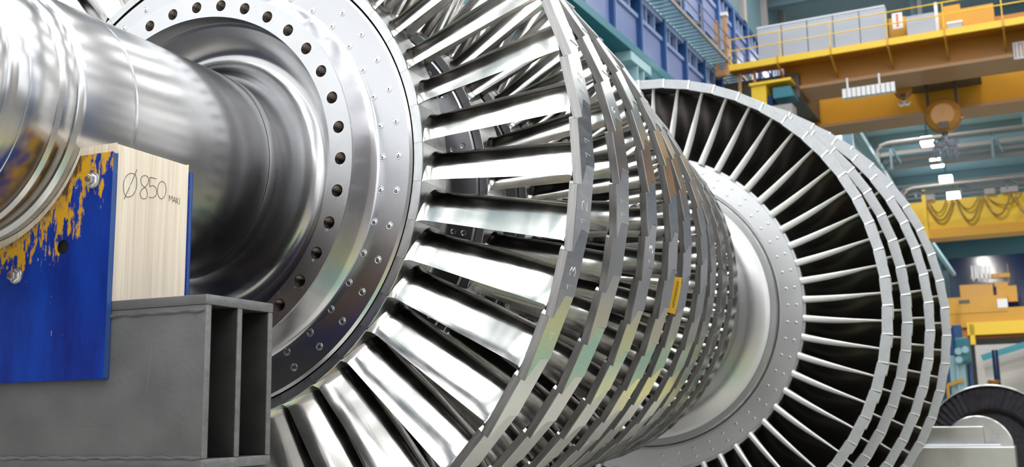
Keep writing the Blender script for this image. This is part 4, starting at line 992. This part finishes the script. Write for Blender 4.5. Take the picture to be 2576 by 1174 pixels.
# pale blue machine standing at the right of the far ring
YM = 42.0
mc = hthing('machine_column', 'tall pale blue machine column beside the far bladed ring', 'machine', (cz(2415, 950, YM)[0], YM, 0))
a, b = cz(2386, 895, YM), cz(2434, 1000, YM)
mb = MB(); mb.box(a[0], YM, 0, b[0], YM + 1.2, a[2]); mb.box(cz(2402, 900, YM)[0], YM - .12, 0, cz(2410, 900, YM)[0], YM, a[2]); hpart('column_body', mb, M['cyan'], mc, ang=0, bevel=.03)
a, b = cz(2400, 850, YM), cz(2442, 912, YM); mb = MB(); mb.box(a[0], YM - .4, b[2], b[0], YM + 1, a[2]); hpart('gear_head', mb, M['teal'], mc, ang=0, bevel=.1)
for px, py in ((2411, 884), (2428, 880), (2412, 905)):
    p = cz(px, py, YM - .4); mb = MB(); mb.lathe([(.001, -.12), (.12, -.12), (.15, -.06), (.15, .05)], 20); mb.v = [(x + p[0], yy + YM - .4, z + p[2]) for x, yy, z in mb.v]; hpart('round_cover', mb, M['cyan'], mc)
a, b = cz(2392, 815, YM), cz(2420, 870, YM); mb = MB(); mb.box(a[0], YM + .2, b[2], b[0], YM + 1, a[2] - .0); hpart('motor_housing', mb, M['ribblue'], mc, ang=0, bevel=.06)
a, b = cz(2384, 968, YM - .2), cz(2426, 954, YM - .2); mb = MB(); mb.beam((a[0], YM - .2, a[2]), (b[0], YM - .2, b[2]), .12, .12); mb.beam((a[0], YM - .2, a[2]), (a[0] - .02, YM - .2, 0), .1, .1); hpart('handrail', mb, M['yellow'], mc, ang=0)
a, b = cz(2436, 905, YM + .6), cz(2452, 1000, YM + .6); mb = MB(); mb.box(a[0], YM + .5, 0, b[0], YM + .9, a[2]); hpart('side_frame', mb, M['ribblue'], mc, ang=0)
ps = hthing('steel_post', 'thin dark post with a rusty red collar right of the pale blue column', 'post', (cz(2502, 950, 60)[0], 60, 0))
mb = MB(); a = cz(2502, 880, 60); mb.tube([(a[0], 60, 0), (a[0], 60, a[2])], .16, 10); hpart('pole', mb, M['winblue'], ps)
mb = MB(); a = cz(2500, 960, 60); r = 14 / FPX * 63; mb.lathe([(.05, -.05), (r * .8, -.05), (r, .08), (r * .9, .2), (.05, .22)], 14); mb.v = [(x + a[0], z + 60, y + a[2] - .1) for x, y, z in mb.v]; hpart('collar', mb, M['hookbrown'], ps)
# ---- spare rotor and polished half casing at lower right
M['darkblades'] = mat('dark_stacked_blades', (.05, .045, .055), .7, .45, noise=((14, 40, 14), .6, .1))
M['polish'] = mat('polished_flange', (.62, .61, .59), 1, .3, noise=((3, 3, 3), .12, .05))
YS = 15.0
sr = hthing('spare_rotor_wheel', 'dark bladed wheel with a thin bright rim standing behind the polished block', 'turbine wheel', (cz(2500, 1130, YS)[0], YS, 0))
c = cz(2498, 1132, YS); R = 146 / FPX * (YS + 3.1) * 1.01; cx, cz0 = c[0], c[2]
def lat(prof, n=96, mi=0):
    m_ = MB(); m_.lathe(prof, n, mi); m_.v = [(x + cx, y + YS, z + cz0) for x, y, z in m_.v]; return m_
hpart('wheel', lat([(.1, .1), (R * .55, .1), (R * .62, .0), (R * .64, .08), (R * .95, .10), (R * .97, .04), (R, .05), (R, .6), (.1, .6)]), M['darkblades'], sr, ang=30)
hpart('rim', lat([(R * .965, .035), (R * .975, .02), (R * .985, .02), (R * 1.003, .05), (R * 1.003, .1)]), M['polish'], sr, ang=40)
mb = MB()
for k in range(60):
    t = 2 * PI * k / 60; a = (cx + R * .65 * math.sin(t), YS + .06, cz0 + R * .65 * math.cos(t)); b = (cx + R * .95 * math.sin(t + .05), YS + .05, cz0 + R * .95 * math.cos(t + .05)); mb.beam(a, b, .018, .05)
tag(hpart('blade_ring', mb, M['darkblades'], sr, ang=0), kind='stuff')
mb = MB(); mb.box(cx - .6, YS + .1, 0, cx + .6, YS + .5, cz0 - R * .72); hpart('stand', mb, M['beam'], sr, ang=0)
c2 = cz(2462, 1128, YS - 1.5); R2 = 74 / FPX * (YS + 1.6)
pf = hthing('polished_casing', 'bright polished half disc on a flat machined block in the lower right corner', 'machined casing', (c2[0], YS - 1.5, 0))
m_ = MB(); m_.lathe([(.02, 0), (R2 * .97, 0), (R2, .02), (R2, .14), (.02, .14)], 96); m_.v = [(x + c2[0], y + YS - 1.5, z + c2[2]) for x, y, z in m_.v]; hpart('disc', m_, M['polish'], pf, ang=30)
a, b = cz(2338, 1073, YS - 1.7), cz(2478, 1120, YS - 1.7); mb = MB(); mb.box(a[0] - .25, YS - 1.7, b[2], b[0], YS - 1.45, a[2]); hpart('upper_block', mb, M['polish'], pf, ang=0, bevel=.01)
a, b = cz(2300, 1124, YS - 2.0), cz(2553, 1124, YS - 2.0); mb = MB(); mb.box(a[0] - .2, YS - 2.0, .25, b[0], YS - 1.4, a[2]); hpart('lower_block', mb, M['polish'], pf, ang=0, bevel=.01)
a, b = cz(2325, 1113, YS - 2.0), cz(2516, 1124, YS - 2.0); mb = MB(); mb.box(a[0], YS - 1.95, b[2], b[0], YS - 1.65, a[2] - .03); hpart('ledge', mb, M['cabedge'], pf, ang=0, bevel=.01)
mb = MB(); a = cz(2300, 1124, YS - 2)[0]; mb.box(a - .1, YS - 1.95, 0, a + .15, YS - 1.45, .25); mb.box(b[0] - .2, YS - 1.95, 0, b[0] + .05, YS - 1.45, .25); hpart('foot', mb, M['beam'], pf, ang=0)
# ---- roof steel at the upper left, behind the rotor
tr = hthing('roof_truss', 'grey and white roof truss members at the upper left behind the shaft', 'roof truss', tuple(atx(200, 20, XL + .6)))
def lp(px, py, y): return tuple(cz(px, py, y))
mb = MB(); mb.beam(lp(175, -60, 10), lp(268, 100, 10), .10, .42); hpart('box_beam', mb, M['conc'], tr, ang=0)
mb = MB(); mb.beam(lp(206, -60, 9.9), lp(284, 70, 9.9), .03, .03); hpart('edge_strip', mb, M['white'], tr, ang=0)
mb = MB(); mb.beam(lp(140, -20, 10.2), lp(190, 40, 10.2), .05, .05); mb.beam(lp(147, -20, 10.3), lp(140, 30, 10.3), .05, .05); hpart('brace', mb, M['white'], tr, ang=0)
mb = MB(); mb.beam(lp(272, -40, 10.1), lp(315, 60, 10.1), .05, .06); mb.beam(lp(345, -30, 10), lp(300, 40, 10), .06, .5); hpart('strut', mb, M['conc'], tr, ang=0)
# ================================================================== CAMERA
cd = bpy.data.cameras.new('camera'); cam = bpy.data.objects.new('camera', cd); COL.objects.link(cam)
cd.sensor_width = 36; cd.lens = FPX / 2576 * 36; cd.clip_end = 400; cd.clip_start = .05
rx = [XR[0], D[0], UP[0]]; dn = [XR[1], D[1], UP[1]]; fw = [XR[2], D[2], UP[2]]
m4 = Matrix(((rx[0], -dn[0], -fw[0], CAM[0]), (rx[1], -dn[1], -fw[1], CAM[1]), (rx[2], -dn[2], -fw[2], CAM[2]), (0, 0, 0, 1)))
cam.matrix_world = m4
cd.dof.use_dof = True; cd.dof.focus_distance = 4.1; cd.dof.aperture_fstop = 4.0
C.camera = cam
C.view_settings.view_transform = 'Standard'; C.view_settings.look = 'None'; C.view_settings.gamma = 1; C.view_settings.use_curve_mapping = False
C.view_settings.exposure = 0.2
C.cycles.glossy_bounces = 2; C.cycles.diffuse_bounces = 3; C.cycles.max_bounces = 5; C.cycles.sample_clamp_indirect = 6
